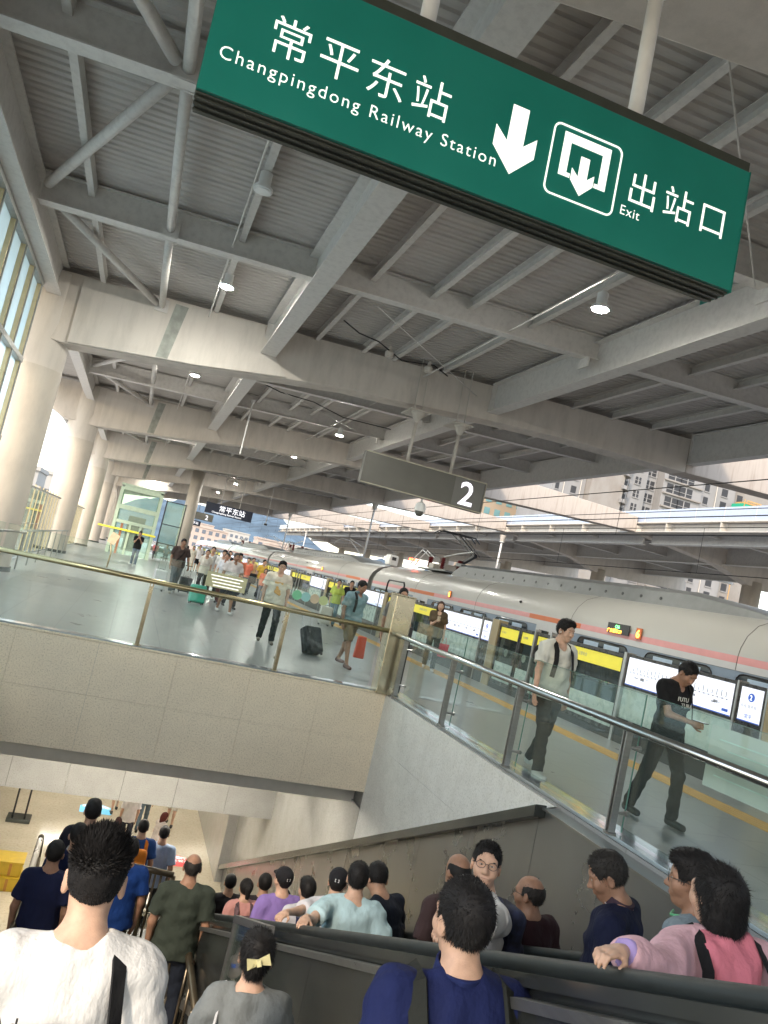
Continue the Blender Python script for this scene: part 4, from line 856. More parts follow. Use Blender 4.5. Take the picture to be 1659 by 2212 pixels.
c = tag(MB().lathe([(.5, 0), (.5, 7.5)], 28).build('round_column', m_colm, loc=(3.6, 63, 0), smooth=True), 'round column to the right of the glass lift', 'column')
nst = thing('notice_stand', 'tilted tan notice on a bent post left of the lift', 'notice stand', (-.75, 33, 0)); MB().path([(0, 0, 0), (.02, 0, .6), (-.08, 0, 1.0)], .035, 8).build('post', m_tan, nst, smooth=True); MB().box(-.16, .16, -.02, .02, -.22, .22).build('notice_plate', M('notice_tan', (.6, .47, .32), .5), nst, loc=(-.02, -.03, 1.2), rot=(0, R(22), 0))
# ================================================================== TOWN AND HILLS
m_bconc = stained('raw_concrete', (.27, .265, .265), (.21, .205, .2), .85, (.1, .1, .03)); m_bpan = stained('raw_concrete_panel', (.27, .25, .23), (.21, .18, .155), .85, (.1, .1, .05)); m_bhole = M('dark_opening', (.03, .03, .033), .6, namp=.2); m_bteal = M('teal_window', (.16, .30, .32), .1, namp=.2, nscale=.4); m_bcream = M('cream_facade', (.34, .27, .2), .8, namp=.1, nscale=.1)
m_net = M('green_netting', (.02, .33, .2), .7, namp=.15); m_scaf = M('orange_scaffold', (.45, .27, .1), .7, namp=.3)
TY = 145.
def txp(px, py=1060):   # horizontal position on the tower front for a photo column
    d = fw+rt*((px-829.5)/1650)-up*((py-1106)/1650); return d.x*TY/d.y
tw = thing('unfinished_tower', 'unfinished grey concrete tower block with empty window openings', 'building', (0, TY, -9))
def fac(p0, p1, dy, mat, top, nm='wall'):
    return MB().box(txp(p0), txp(p1), dy, dy+14, 0, top+9).build(nm, mat, tw)
segs = [(1190, 1262, 0, m_bconc, 62), (1263, 1334, -2, m_bpan, 68), (1356, 1394, 0, m_bconc, 72), (1395, 1424, 1.5, m_bconc, 72), (1425, 1512, -.8, m_bconc, 72), (1513, 1590, 0, m_bconc, 66), (1591, 1690, 1.5, m_bpan, 60)]
for (a, c, dy, m_, tp_) in segs: fac(a, c, dy, m_, tp_)
def wins(px, w, h, dy, n0=0, n1=24, mull=False, zoff=0):
    x = txp(px)
    for k in range(8, 22):
        z = k*3.05+zoff
        f = MB().box(x, x+w, dy-.05, dy-.003, z, z+h).build('window_opening', m_bhole, tw)
        MB().box(x-.12, x+w+.12, dy-.2, dy-.052, z-.22, z-.001).build('sill', m_bconc, f)
        if mull: MB().box(x+w/2-.12, x+w/2+.12, dy-.15, dy-.055, z, z+h).box(x, x+w, dy-.14, dy-.054, z+.75, z+.87).build('mullion', m_bconc, f)
for px, w, h, dy, mu in ((1197, .9, 1.5, 0, 0), (1232, 1.3, 1.6, 0, 0), (1368, 1.5, 1.6, 0, 1), (1398, 2.6, 1.9, 1.5, 1), (1434, 3.6, 2.1, -.8, 1), (1462, 3.6, 2.1, -.8, 1), (1522, 1.3, 1.7, 0, 0), (1560, 1.7, 1.8, 0, 0), (1605, 1.6, 1.8, 1.5, 0)): wins(px, w, h, dy, mull=mu)
for px in (1215, 1252, 1514, 1548): MB().tube((txp(px), -.15, 4), (txp(px), -.15, 70), .09, 6).build('drain_pipe', m_offwhite, tw)
for k in range(8, 24):
    z = k*3.05+.4; x = txp(1336)
    bb = MB().prism([(x, -3.0), (x+1.6, -1.6), (x+1.6, 0), (x, 0)], 'z', z, z+.25).prism([(x, -3.0), (x+1.6, -1.6), (x+1.6, -1.45), (x, -2.85)], 'z', z+.25, z+1.1).build('balcony', m_bpan, tw)
    MB().box(x-.8, x, -2.9, 0, z+.1, z+.9).build('balcony_slab', m_bconc, tw)
    MB().box(x, x+1.9, -.03, -.003, z+1.15, z+2.6).build('window_opening', m_bhole, tw)
fac(1335, 1355, 0, m_bconc, 74)
for k in range(8, 22): MB().box(txp(1426), txp(1511), -1.3, -.81, k*3.05-.45, k*3.05-.15).build('floor_band', m_bpan, tw)
gs_ = thing('scaffold_platform', 'green netted scaffold with orange boards on the right of the tower', 'scaffold', (txp(1575), TY-5, 0))
zg = 36.5; MB().box(0, 7.5, 0, 3.4, zg, zg+1.9).build('netting', m_net, gs_); MB().box(.6, 6.2, -.1, 3, zg+1.95, zg+2.4).box(1, 5, -.3, -.15, zg+2.5, zg+2.8).build('scaffold_board', m_scaf, gs_)
for x in (.3, 3.7, 7.2): MB().box(x, x+.15, -.2, -.05, -9, zg+2.9).build('scaffold_pole', m_scaf, gs_)
def block(name, lab, x, y, w, d, top, wall, win, cols, fl=3.0, z0=0, grp=None):
    t = thing(name, lab, 'building', (x, y, -9), group=grp)
    MB().box(0, w, 0, d, 0, top+9).build('wall', wall, t)
    cw = w/cols; me = MB().box(0, cw*.55, -.08, -.003, 0, 1.6).mesh('window', win)
    for k in range(int(max(1, z0+9)/fl), int((top+9)/fl)):
        for i in range(cols): put(me, 'window', t, (i*cw+cw*.22, 0, k*fl+.8))
    MB().box(-.2, w+.2, -.3, d+.2, top+9, top+9.6).build('roof', wall, t)
    return t
block('apartment_block', 'cream apartment block with teal windows left of the unfinished tower', 97, 150, 12.5, 14, 58, m_bcream, m_bteal, 5, z0=26)
block('apartment_block', 'cream apartment block with balconies seen right under the number 2 board', 104, 172, 16, 12, 46, m_bcream, m_bteal, 6, z0=26)
block('apartment_block', 'pale block behind the sunlit beams left of the number board', 74, 170, 14, 12, 35, m_bcream, m_bteal, 5, z0=22)
m_pink = M('pinkish_render', (.44, .36, .31), .8, namp=.1, nscale=.2); m_pale = M('pale_render', (.42, .40, .37), .8, namp=.1, nscale=.2); m_wdk = M('far_window', (.12, .14, .17), .3, namp=.1)
rnd = random.Random(3)
tb_ = []
for i in range(20):
    y = rnd.uniform(240, 520); px_ = rnd.uniform(392, 700); d = fw+rt*((px_-829.5)/1650)-up*((1150-1106)/1650); x = d.x*y/d.y; w = rnd.uniform(9, 18)
    tb_.append((px_, x, y, w))
for i, (px_, x, y, w) in enumerate(sorted(tb_)):
    block('town_building', 'far town building beyond the platform end, number %d from the left in its row' % (i+1), x, y, w, 10, rnd.uniform(4, 11)*y/320, m_pink if rnd.random() < .6 else m_pale, m_wdk, int(w/2.6), z0=-6, grp='far town buildings')
for i, (x, y, w, t_) in enumerate(((-24, 120, 9, 7), (-31, 160, 10, 9), (-17, 90, 6, 3.5), (-29, 100, 8, 6), (-36, 140, 9, 12), (-22, 145, 9, 8))):
    block('town_building', ['white low building with rooftop rail left of the columns', 'taller pale building left of the columns', 'nearest small pale building behind the slatted fence', 'pale building behind the fence, left one', 'tall pale block behind the glazed wall', 'pale building behind the fence, far one'][i], x, y, w, 10, t_, m_pale, m_wdk, int(w/2.2), z0=-6)
# hills
def hills(name, x0, x1, y, hfun, dep, mat):
    b = MB(); n = 90; vs = []; m_ = 7
    for j in range(m_):
        for i in range(n+1):
            x = x0+(x1-x0)*i/n; q = math.sin(j/(m_-1)*math.pi/2)
            vs.append((x, y+dep*j/(m_-1)+RNG.uniform(-1, 1)*dep*.03, -9+q*hfun(x)*(1+.12*math.sin(i*1.7+j*2.3)*(j/(m_-1)))))
    b.add(vs, [(j*(n+1)+i, j*(n+1)+i+1, (j+1)*(n+1)+i+1, (j+1)*(n+1)+i) for j in range(m_-1) for i in range(n)])
    return struct(b.build(name, mat, smooth=True))
m_hill = M('hazy_wooded_hill', (.075, .115, .15), .95, nscale=.02, namp=.35)  # blue of distant haze mixed into the forest colour
hills('hills', -900, 1500, 1500, lambda x: 70+38*math.exp(-((x-330)/260)**2)+22*math.sin(x/110.)+12*math.sin(x/47.+1)+26*math.exp(-((x+190)/60)**2), 500, m_hill)
# ================================================================== PEOPLE (implicit surfaces -> one continuous mesh per part)
def rotm(rx=0, ry=0, rz=0):
    return np.array((Matrix.Rotation(rz, 3, 'Z') @ Matrix.Rotation(rx, 3, 'X') @ Matrix.Rotation(ry, 3, 'Y')))
A_ = lambda *v: np.array(v, float)
class F:
    """list of primitives: each has bbox centre/radius, a distance function, smooth k and op"""
    def __init__(s): s.p = []
    def ell(s, c, r, rot=None, k=.03, op=1):
        c = np.array(c, float); r = np.array(r, float); Rm = np.eye(3) if rot is None else rot
        def f(P):
            q = (P-c) @ Rm; a = np.sqrt(((q/r)**2).sum(-1))+1e-6; b = np.sqrt(((q/(r*r))**2).sum(-1))+1e-6; return a*(a-1)/b
        s.p.append((c, float(r.max())*1.1, f, k, op)); return s
    def cone(s, a, b, ra, rb, k=.03, op=1, cut0=False, cut1=False, ex=1.0):
        a = np.array(a, float); b = np.array(b, float); ab = b-a; L2 = float(ab @ ab)+1e-9; L = L2**.5; u = ab/L
        def f(P):
            q = P-a; t = np.clip((q @ ab)/L2, 0, 1); d = q-t[..., None]*ab; dd = np.sqrt((d*d).sum(-1))-(ra+(rb-ra)*t)
            if cut1: dd = np.maximum(dd, (q @ u)-L)
            if cut0: dd = np.maximum(dd, -(q @ u))
            return dd
        s.p.append(((a+b)/2, L/2+max(ra, rb), f, k, op)); return s
    def ecyl(s, c, rx, ry, h, rot=None, k=.03, op=1, tx=0.):
        """elliptical tube, flat ends, local z axis; tx tapers radius with height"""
        c = np.array(c, float); Rm = np.eye(3) if rot is None else rot
        def f(P):
            q = (P-c) @ Rm; sc = 1+tx*q[..., 2]/h; a = np.sqrt((q[..., 0]/(rx*sc))**2+(q[..., 1]/(ry*sc))**2)
            return np.maximum((a-1)*min(rx, ry), np.abs(q[..., 2])-h)
        s.p.append((c, math.sqrt(h*h+max(rx, ry)**2*(1+abs(tx))**2), f, k, op)); return s
    def box(s, c, h, rot=None, r=.02, k=.02, op=1):
        c = np.array(c, float); h = np.array(h, float); Rm = np.eye(3) if rot is None else rot
        def f(P):
            q = np.abs((P-c) @ Rm)-(h-r); return np.sqrt((np.maximum(q, 0)**2).sum(-1))+np.minimum(q.max(-1), 0)-r
        s.p.append((c, float(np.linalg.norm(h)), f, k, op)); return s
    def bounds(s):
        lo = np.min([c-r for c, r, f, k, op in s.p if op > 0], 0); hi = np.max([c+r for c, r, f, k, op in s.p if op > 0], 0); return lo, hi
def axis_pts(lo, hi, h, fine=None):
    """coordinates from lo to hi at spacing h, or finer inside fine=(a,b,hf)"""
    if fine is None: return np.arange(lo-2*h, hi+3*h, h)
    a, b, hf = fine; out = [lo-2*h]
    while out[-1] < hi+2*h:
        x = out[-1]; out.append(x+(hf if a <= x <= b else h))
    return np.array(out)
def surf(fld, h, fine=None, wr=None):
    lo, hi = fld.bounds(); fine = fine or (None, None, None)
    X, Y, Z = [axis_pts(lo[i], hi[i], h, fine[i]) for i in range(3)]
    D = np.full((len(X), len(Y), len(Z)), .3, np.float32)
    for c, r, f, k, op in fld.p:
        m = r+k+.03
        sl = [slice(max(0, np.searchsorted(A, c[i]-m)-1), np.searchsorted(A, c[i]+m)+1) for i, A in enumerate((X, Y, Z))]
        if any(q.stop <= q.start for q in sl): continue
        P = np.stack(np.meshgrid(X[sl[0]], Y[sl[1]], Z[sl[2]], indexing='ij'), -1); d = f(P).astype(np.float32); o = D[sl[0], sl[1], sl[2]]
        if op > 0:
            hh = np.maximum(k-np.abs(o-d), 0)/k; D[sl[0], sl[1], sl[2]] = np.minimum(o, d)-hh*hh*k*.25
        else:
            d = -d; hh = np.maximum(k-np.abs(o-d), 0)/k; D[sl[0], sl[1], sl[2]] = np.maximum(o, d)+hh*hh*k*.25
    if wr is not None:
        P = np.meshgrid(X, Y, Z, indexing='ij'); D = D+wr(*P).astype(np.float32)
    S = D < 0
    # cells with a sign change
    n = S[:-1, :-1, :-1].astype(np.int8)
    cs = sum(S[i:S.shape[0]-1+i, j:S.shape[1]-1+j, k:S.shape[2]-1+k].astype(np.int8) for i in (0, 1) for j in (0, 1) for k in (0, 1))
    act = (cs > 0) & (cs < 8); idx = np.full(act.shape, -1, np.int64); ci = np.argwhere(act); idx[act] = np.arange(len(ci))
    acc = np.zeros((len(ci), 3)); cnt = np.zeros(len(ci))
    i0, j0, k0 = ci.T
    cor = [(i, j, k) for i in (0, 1) for j in (0, 1) for k in (0, 1)]
    for a in cor:
        for ax in range(3):
            if a[ax]: continue
            b = list(a); b[ax] = 1
            da = D[i0+a[0], j0+a[1], k0+a[2]]; db = D[i0+b[0], j0+b[1], k0+b[2]]; m = (da < 0) != (db < 0)
            t = np.where(m, da/(da-db+1e-12), 0); p = np.tile(np.array(a, float), (len(ci), 1)); p[:, ax] = t
            acc += p*m[:, None]; cnt += m
    g = ci+acc/cnt[:, None]
    V = np.stack([np.interp(g[:, i], np.arange(len(A)), A) for i, A in enumerate((X, Y, Z))], -1)
    Fs = []
    for ax in range(3):
        o1, o2 = [(1, 2), (2, 0), (0, 1)][ax]
        sa = [slice(None)]*3; sb = [slice(None)]*3; sa[ax] = slice(0, -1); sb[ax] = slice(1, None)
        for q in (o1, o2): sa[q] = slice(1, -1); sb[q] = slice(1, -1)
        A, B = S[tuple(sa)], S[tuple(sb)]; e = np.argwhere(A != B)
        if not len(e): continue
        inside = A[tuple(e.T)]; base = e.copy(); base[:, o1] += 1; base[:, o2] += 1
        def cell(d1, d2):
            c = base.copy(); c[:, o1] -= d1; c[:, o2] -= d2; return idx[tuple(c.T)]
        q = np.stack([cell(1, 1), cell(0, 1), cell(0, 0), cell(1, 0)], -1); q[~inside] = q[~inside][:, ::-1]; Fs.append(q)
    return V, np.concatenate(Fs)
def np_mesh(name, parts, mat, smooth=True):
    V = []; Fc = []; o = 0
    for v, f in parts: V.append(v); Fc.append(f+o); o += len(v)
    V = np.concatenate(V); Fc = np.concatenate(Fc); me = bpy.data.meshes.new(name)
    me.vertices.add(len(V)); me.vertices.foreach_set('co', V.ravel()); me.loops.add(Fc.size); me.loops.foreach_set('vertex_index', Fc.ravel())
    me.polygons.add(len(Fc)); me.polygons.foreach_set('loop_start', np.arange(len(Fc))*4); me.polygons.foreach_set('use_smooth', np.full(len(Fc), smooth))
    me.materials.append(mat); me.update(); me.validate(); return me
def folds(amp, f=1.):
    def w(x, y, z):
        a = np.sin(17*f*x+9*f*z+5*np.sin(7*f*z+3*y)); b = np.sin(23*f*z-11*f*y+4*np.sin(9*f*x)); return amp*(a*b+.5*np.sin(41*f*z+19*f*x*np.sign(y)+3*np.sin(13*y)))
    return w
_mc = {}
def cm(kind, col):
    k = (kind, tuple(col))
    if k not in _mc:
        n = '%s_%02d' % (kind, len(_mc))
        if kind == 'cloth': m = M(n, col, .85, namp=.10, nscale=7, bump=.55, bscale=10, spec=.25, stretch=(1.6, 1.6, .8)); m.node_tree.nodes['Bump'].inputs['Distance'].default_value = .035
        elif kind == 'hair': m = M(n, col, .6, namp=.25, nscale=40, spec=.22)
        elif kind == 'skin':
            m = M(n, col, .5, namp=.16, nscale=22, spec=.4, bump=.15, bscale=220); b = m.node_tree.nodes['Principled BSDF']; b.inputs['Subsurface Weight'].default_value = .08; b.inputs['Subsurface Radius'].default_value = (.02, .008, .004)
        else: m = M(n, col, .4, namp=.05)
        _mc[k] = m
    return _mc[k]
SK = {'light': (.52, .33, .235), 'mid': (.43, .255, .17), 'tan': (.30, .165, .105)}
BLK = (.011, .010, .010)
def ik(S, T, l1, l2, pole):
    d = T-S; L = np.linalg.norm(d)
    if L > (l1+l2)*.998: T = S+d/L*(l1+l2)*.998; d = T-S; L = np.linalg.norm(d)
    u = d/L; a = (l1*l1-l2*l2+L*L)/(2*L); hh = math.sqrt(max(l1*l1-a*a, 0)); p = np.array(pole, float); p = p-(p @ u)*u; p /= np.linalg.norm(p)+1e-9
    return S+u*a+p*hh, T
def hand_field(w, d, n, s, curl, side):
    """wrist w, finger direction d, palm normal n, scale s, side +1 right hand"""
    f = F(); d = d/np.linalg.norm(d); n = n-(n @ d)*d; n /= np.linalg.norm(n); t = np.cross(d, n)*side
    Rm = np.stack([t, d, n], 1); f.ell(w+d*.045*s, A_(.040, .052, .016)*s, Rm, .015)
    f.cone(w-d*.03*s, w+d*.02*s, .025*s, .026*s, .02)
    for i, (off, L) in enumerate(((-.030, .068), (-.010, .078), (.010, .073), (.029, .056))):
        b0 = w+d*.085*s+t*off*s; c1 = curl[0]*(1+.1*i); c2 = curl[1]*(1+.08*i); sp = (off*.8)
        d1 = (d*math.cos(c1)+n*math.sin(c1)+t*sp); d1 /= np.linalg.norm(d1); p1 = b0+d1*L*.5*s; d2 = d*math.cos(c1+c2)+n*math.sin(c1+c2)
        p2 = p1+d2*L*.33*s; d3 = d*math.cos(c1+c2*1.6)+n*math.sin(c1+c2*1.6); p3 = p2+d3*L*.22*s
        f.cone(b0-d*.02*s, p1, .0095*s, .0088*s, .006).cone(p1, p2, .0088*s, .0082*s, .005).cone(p2, p3, .0080*s, .0072*s, .005)
    tb = w+d*.025*s-t*.030*s; td = d*.65-t*.62+n*.35; td /= np.linalg.norm(td); tp = tb+td*.045*s; td2 = d*.9-t*.15+n*.35; td2 /= np.linalg.norm(td2)
    f.cone(tb, tp, .0135*s, .0105*s, .010).cone(tp, tp+td2*.034*s, .0100*s, .0085*s, .006)
    return f
def person(label, loc, rz, H=1.7, w=1., sex='m', skin='mid', top=('tee', (.8, .8, .8)), bot=('long', (.02, .02, .022)), shoe=(.03, .03, .03), hair='short', hcol=BLK,
           lean=0., bend=0., head=(0, 0, 0), hands=(None, None), hpose=('relaxed', 'relaxed'), feet=None, res=.02, blades=0, glasses=False, face=True, neckfwd=0., group=None, sleeve=None, extra=None, loose=1., handdir=(None, None)):
    s = H/1.72; t = thing('person', label, 'person', loc, R(rz), group=group); P = lambda x, y, z: A_(x, y, z)*s
    fem = sex == 'f'; sw = (.158 if fem else .180)*w; hr = res*.55
    # skeleton
    pel = P(0, 0, .93); Rt = rotm(R(-lean)); tor = lambda x, y, z: pel+Rt @ (A_(x, y, z)*s)
    neck0 = tor(0, -.005, .49); Rh = rotm(R(head[0]-lean*.3), 0, 0); Rh = rotm(0, 0, R(head[1])) @ rotm(R(-head[0]-lean*.35), R(head[2]), 0)
    nb = tor(0, .015+neckfwd*.3, .57); hc = nb+Rh @ (A_(0, .02+neckfwd*.5, .105)*s)
    hd = lambda x, y, z: hc+Rh @ (A_(x, y, z)*s)
    Sh = [tor(sg*sw, -.005, .455) for sg in (-1, 1)]
    if feet is None: feet = ((-.09, .02, 0), (.09, -.02, 0))
    Ft = [A_(*f_)*s for f_ in feet]; An = [f_+A_(0, -.03, .085)*s for f_ in Ft]; Hp = [P(sg*.085*w, 0, .90) for sg in (-1, 1)]
    Kn = []; 
    for i in (0, 1): k_, e_ = ik(Hp[i], An[i], .42*s, .42*s, (0.08*(-1, 1)[i], 1, 0)); Kn.append(k_); An[i] = e_
    El, Wr = [], []
    for i, sg in enumerate((-1, 1)):
        T = hands[i]; T = (Sh[i]+A_(sg*.05, .03, -.52)*s) if T is None else A_(*T)*s
        e_, w_ = ik(Sh[i], T, .285*s, .25*s, (sg*.5, -1, -.25)); El.append(e_); Wr.append(w_)
    # ---- body: skin
    b = F(); b.ell(tor(0, 0, .02), A_(.15*w, .10*w, .13)*s, Rt, .05).ell(tor(0, .005, .18), A_(.135*w, .095*w, .16)*s, Rt, .06).ell(tor(0, .0, .36), A_(.155*w, .105*w, .17)*s, Rt, .06)
    b.cone(tor(-sw+.02, 0, .455), tor(sw-.02, 0, .455), .055*s, .055*s, .05).cone(neck0-Rt @ A_(0, 0, .03)*s, hd(0, -.02, -.06), (.058 if not fem else .048)*s*min(w, 1.1), (.054 if not fem else .046)*s, .035)
    b.cone(tor(-.10, -.02, .475), neck0+Rt @ A_(-.03, -.01, .05)*s, .03*s, .03*s, .05).cone(tor(.10, -.02, .475), neck0+Rt @ A_(.03, -.01, .05)*s, .03*s, .03*s, .05)
    for i in (0, 1):
        b.cone(Sh[i], El[i], .047*s*w, .037*s*w, .03).cone(El[i], Wr[i], .038*s*w, .024*s, .02)
        if bot[0] in ('shorts', 'skirt'): b.cone(Hp[i], Kn[i], .08*s*w, .052*s*w, .03).cone(Kn[i], An[i], .053*s*w, .034*s, .02).ell((Kn[i]*.7+An[i]*.3)-A_(0, .02, 0), A_(.05, .055, .1)*s, None, .02).cone(An[i], Ft[i]+A_(0, .05, .02)*s, .035*s, .025*s, .02)
        else: b.cone(Hp[i], Kn[i], .05*s, .04*s).cone(Kn[i], An[i], .04*s, .03*s)
    b.ell(hd(0, -.008, .025), A_(.076, .097, .092)*s, Rh, .02).ell(hd(0, .022, -.045), A_(.058, .068, .072)*s, Rh, .03)      # cranium, face
    b.ell(hd(0, .052, -.098), A_(.030, .026, .022)*s, Rh, .03)                                                                 # chin
    if res < .02 or face:
        b.cone(hd(0, .088, -.005), hd(0, .106, -.036), .009*s, .013*s, .014).cone(hd(-.012, .095, -.040), hd(.012, .095, -.040), .008*s, .008*s, .010)  # nose
        b.cone(hd(-.045, .072, .022), hd(.045, .072, .022), .014*s, .014*s, .02)                                             # brow
        for sg in (-1, 1): b.ell(hd(sg*.031, .092, .000), A_(.015, .012, .010)*s, Rh, .012, -1)                             # eye sockets
        b.cone(hd(-.022, .084, -.068), hd(.022, .084, -.068), .008*s, .008*s, .012)                                          # lips
        for sg in (-1, 1): b.ell(hd(sg*.046, .06, -.03), A_(.022, .025, .028)*s, Rh, .03)                                    # cheeks
    for sg in (-1, 1):
        Re = Rh @ rotm(0, 0, sg*R(-25)); b.ell(hd(sg*.079, -.012, -.012), A_(.010, .021, .034)*s, Re, .008)
        if res <= .012: b.ell(hd(sg*.091, -.006, -.010), A_(.006, .012, .022)*s, Re, .006, -1)
    hb = .13*s; fine = tuple((hc[i]-hb, hc[i]+hb, hr) for i in range(3)); parts = [surf(b, res, fine)]
    for i, sg in enumerate((-1, 1)):
        fa = Wr[i]-El[i]; fa = fa/np.linalg.norm(fa); hp_ = hpose[i]
        if hp_ == 'rest': d_ = A_(*handdir[i]) if handdir[i] is not None else fa*A_(1, 1, .2); n_ = A_(0, 0, -1.); cu = (.25, .75)
        elif hp_ == 'hold': d_ = fa; n_ = A_(*handdir[i]) if handdir[i] is not None else A_(-sg*.8, .2, .1); cu = (1.1, 1.2)
        else: d_ = fa; n_ = A_(-sg, .15, 0); cu = (.25, .35)
        if hp_ != 'none': parts.append(surf(hand_field(Wr[i], d_, n_, s*(.92 if fem else 1), cu, sg), .0055 if res < .012 else (.007 if res < .02 else .011)))
    put(np_mesh('body', parts, cm('skin', SK[skin])), 'body', t)
    # ---- top
    kind, tc = top[0], top[1]; g = F(); o_ = .016*loose; hem = -.10 if kind != 'jacket' else -.16
    g.ecyl(tor(0, .0, (hem+.30)/2), (.170*w+o_)*s, (.122*w+o_)*s, (.30-hem)/2*s, Rt, .06, tx=-.08).ell(tor(0, 0, .37), A_(.165*w+o_, .115*w+o_, .17)*s, Rt, .06)
    g.cone(tor(-sw+.03, -.0, .455), tor(sw-.03, 0, .455), (.058+o_)*s, (.058+o_)*s, .05)
    if fem: 
        for sg in (-1, 1): g.ell(tor(sg*.065, .09, .31), A_(.06, .05, .06)*s, Rt, .05)
    for sg in (-1, 1): g.cone(tor(sg*.12, -.018, .475), tor(sg*.065, -.016, .515), .046*s, .036*s, .045)
    if sleeve is None: sleeve = {'tee': .72, 'polo': .72, 'jacket': 2., 'long': 2., 'tank': .1}[kind]
    for i in (0, 1):
        u = El[i]-Sh[i]
        if sleeve <= 1: g.cone(Sh[i], Sh[i]+u*sleeve, .062*s*w+o_*s*.4, .066*s*w+o_*s*.6, .035, cut1=True)
        else: g.cone(Sh[i], El[i], .062*s*w+o_*s*.4, .050*s*w+o_*s*.6, .035).cone(El[i], Wr[i]-(Wr[i]-El[i])*.04, .050*s*w+o_*s*.6, .034*s+o_*s*.7, .02, cut1=True)
    g.cone(tor(0, .008, .515), tor(0, .03, .66), .064*s, .074*s, .006, -1) if kind != 'long' else g.cone(tor(0, .0, .53), tor(0, .02, .64), .055*s, .06*s, .006, -1)
    g.ell(tor(0, .085, .50), A_(.055, .06, .055)*s, Rt, .01, -1)
    put(np_mesh('shirt' if kind != 'jacket' else 'jacket', [surf(g, res*.85, None, folds((.0068 if res < .015 else .004)*min(loose, 1.4)))], top[2] if len(top) > 2 else cm('cloth', tc)), 'shirt' if kind != 'jacket' else 'jacket', t)
    if kind in ('polo',):
        cl = F(); cl.ecyl(tor(0, .008, .535), .078*s, .076*s, .028*s, Rt @ rotm(R(12)), .01).ecyl(tor(0, .012, .55), .066*s, .064*s, .06*s, Rt @ rotm(R(12)), .004, -1).box(tor(0, .085, .53), A_(.02, .05, .05)*s, Rt, .005, .01, -1)
        put(np_mesh('collar', [surf(cl, res*.5)], cm('cloth', top[3] if len(top) > 3 else [min(1, c*1.15) for c in tc])), 'collar', t)
    # ---- trousers
    l = F(); bk, bc = bot[:2]; wd = 1.45 if bk == 'wide' else 1.
    l.ell(tor(0, 0, -.01), A_(.152*w, .106*w, .12)*s, Rt, .05).ell(pel+A_(0, -.03, -.06)*s, A_(.15*w, .11*w, .10)*s, None, .05)
    for i in (0, 1):
        if bk == 'skirt': continue
        if bk == 'shorts': l.cone(Hp[i], Kn[i], .094*s*w, .085*s*w, .03, cut1=True)
        else: l.cone(Hp[i], Kn[i], .092*s*w, .068*s*w*wd, .03).cone(Kn[i], An[i]+(An[i]-Kn[i])*.03, .066*s*w*wd, .062*s*wd, .02, cut1=True)
    if bk == 'skirt': l.ecyl(P(0, 0, .62), .19*s, .17*s, .28*s, None, .05, tx=-.2)
    put(np_mesh('trousers' if bk not in ('shorts', 'skirt') else bk, [surf(l, res, None, folds(.0055, 1.2))], cm('cloth', bc)), 'trousers' if bk not in ('shorts', 'skirt') else bk, t)
    # ---- shoes
    for i in (0, 1):
        q = F(); q.cone(Ft[i]+A_(0, -.06, .045)*s, Ft[i]+A_((-.012, .012)[i], .12, .032)*s, .042*s, .036*s, .02).cone(Ft[i]+A_(0, -.05, .06)*s, Ft[i]+A_(0, -.03, .10)*s, .040*s, .042*s, .02, cut1=True).box(Ft[i]+A_(0, .03, -.02)*s, A_(.12, .25, .02)*s, None, .001, .004, -1)
        so = put(np_mesh('shoe', [surf(q, max(.009, res*.6))], cm('plain', shoe)), 'shoe', t)
    # ---- hair
    if hair:
        h_ = F(); th = .004 if hair == 'spiky' else (.007 if hair == 'short' else .010)
        if hair == 'bald': 
            h_.ell(hd(0, -.014, .015), A_(.082, .100, .086)*s, Rh, .01).ell(hd(0, -.02, .112), A_(.058, .082, .066)*s, Rh, .02, -1).box(hd(0, .13, .02), A_(.12, .10, .14)*s, Rh, .02, .012, -1)
        elif hair == 'cap':
            h_.ell(hd(0, -.014, .015), A_(.083, .100, .088)*s, Rh, .01)
        else:
            bob = hair in ('long', 'bob')
            h_.ell(hd(0, -.014, .026), A_(.076+th, .096+th, .091+th)*s, Rh, .01)
            if hair in ('short', 'spiky', 'thick'): h_.ell(hd(0, -.015, .058), A_(.068, .086, .070+(.008 if hair == 'thick' else 0))*s, Rh, .03)
            if hair == 'thick': h_.ell(hd(0, .045, .085), A_(.070, .055, .042)*s, Rh, .03)
            if bob: h_.ell(hd(0, -.045, -.03), A_(.10, .075, .13)*s, Rh, .03)
            if hair == 'long': h_.cone(hd(0, -.05, -.05), hd(0, -.075, -.25), .085*s, .06*s, .04)
            if hair == 'bob': h_.ell(hd(0, -.05, -.10), A_(.085, .06, .075)*s, Rh, .03)
            if hair == 'bun': h_.ell(hd(0, -.115, -.005), A_(.042, .035, .045)*s, Rh, .02).ell(hd(0, -.08, -.06), A_(.045, .03, .05)*s, Rh, .03)
            if hair == 'pony': h_.ell(hd(0, -.115, .05), A_(.035, .035, .035)*s, Rh, .02).cone(hd(0, -.135, .04), hd(0, -.14, -.18), .035*s, .018*s, .02)
        if hair not in ('bald', 'cap'):
            h_.ell(hd(0, .085, -.055), A_(.074 if hair not in ('long', 'bob') else .062, .085, .085)*s, Rh, .012, -1)
            h_.box(hd(0, .125, .008), A_(.10, .052, .055 if hair in ('long', 'bob', 'thick') else .066)*s, Rh, .02, .01, -1)
            if hair in ('short', 'spiky', 'thick', 'bun', 'pony'):
                for sg in (-1, 1): h_.ell(hd(sg*.09, .015, -.03), A_(.03, .034, .05)*s, Rh, .01, -1)
                h_.box(hd(0, -.03, -.128 if hair == 'spiky' else -.135), A_(.12, .13, .055)*s, Rh, .02, .02, -1)
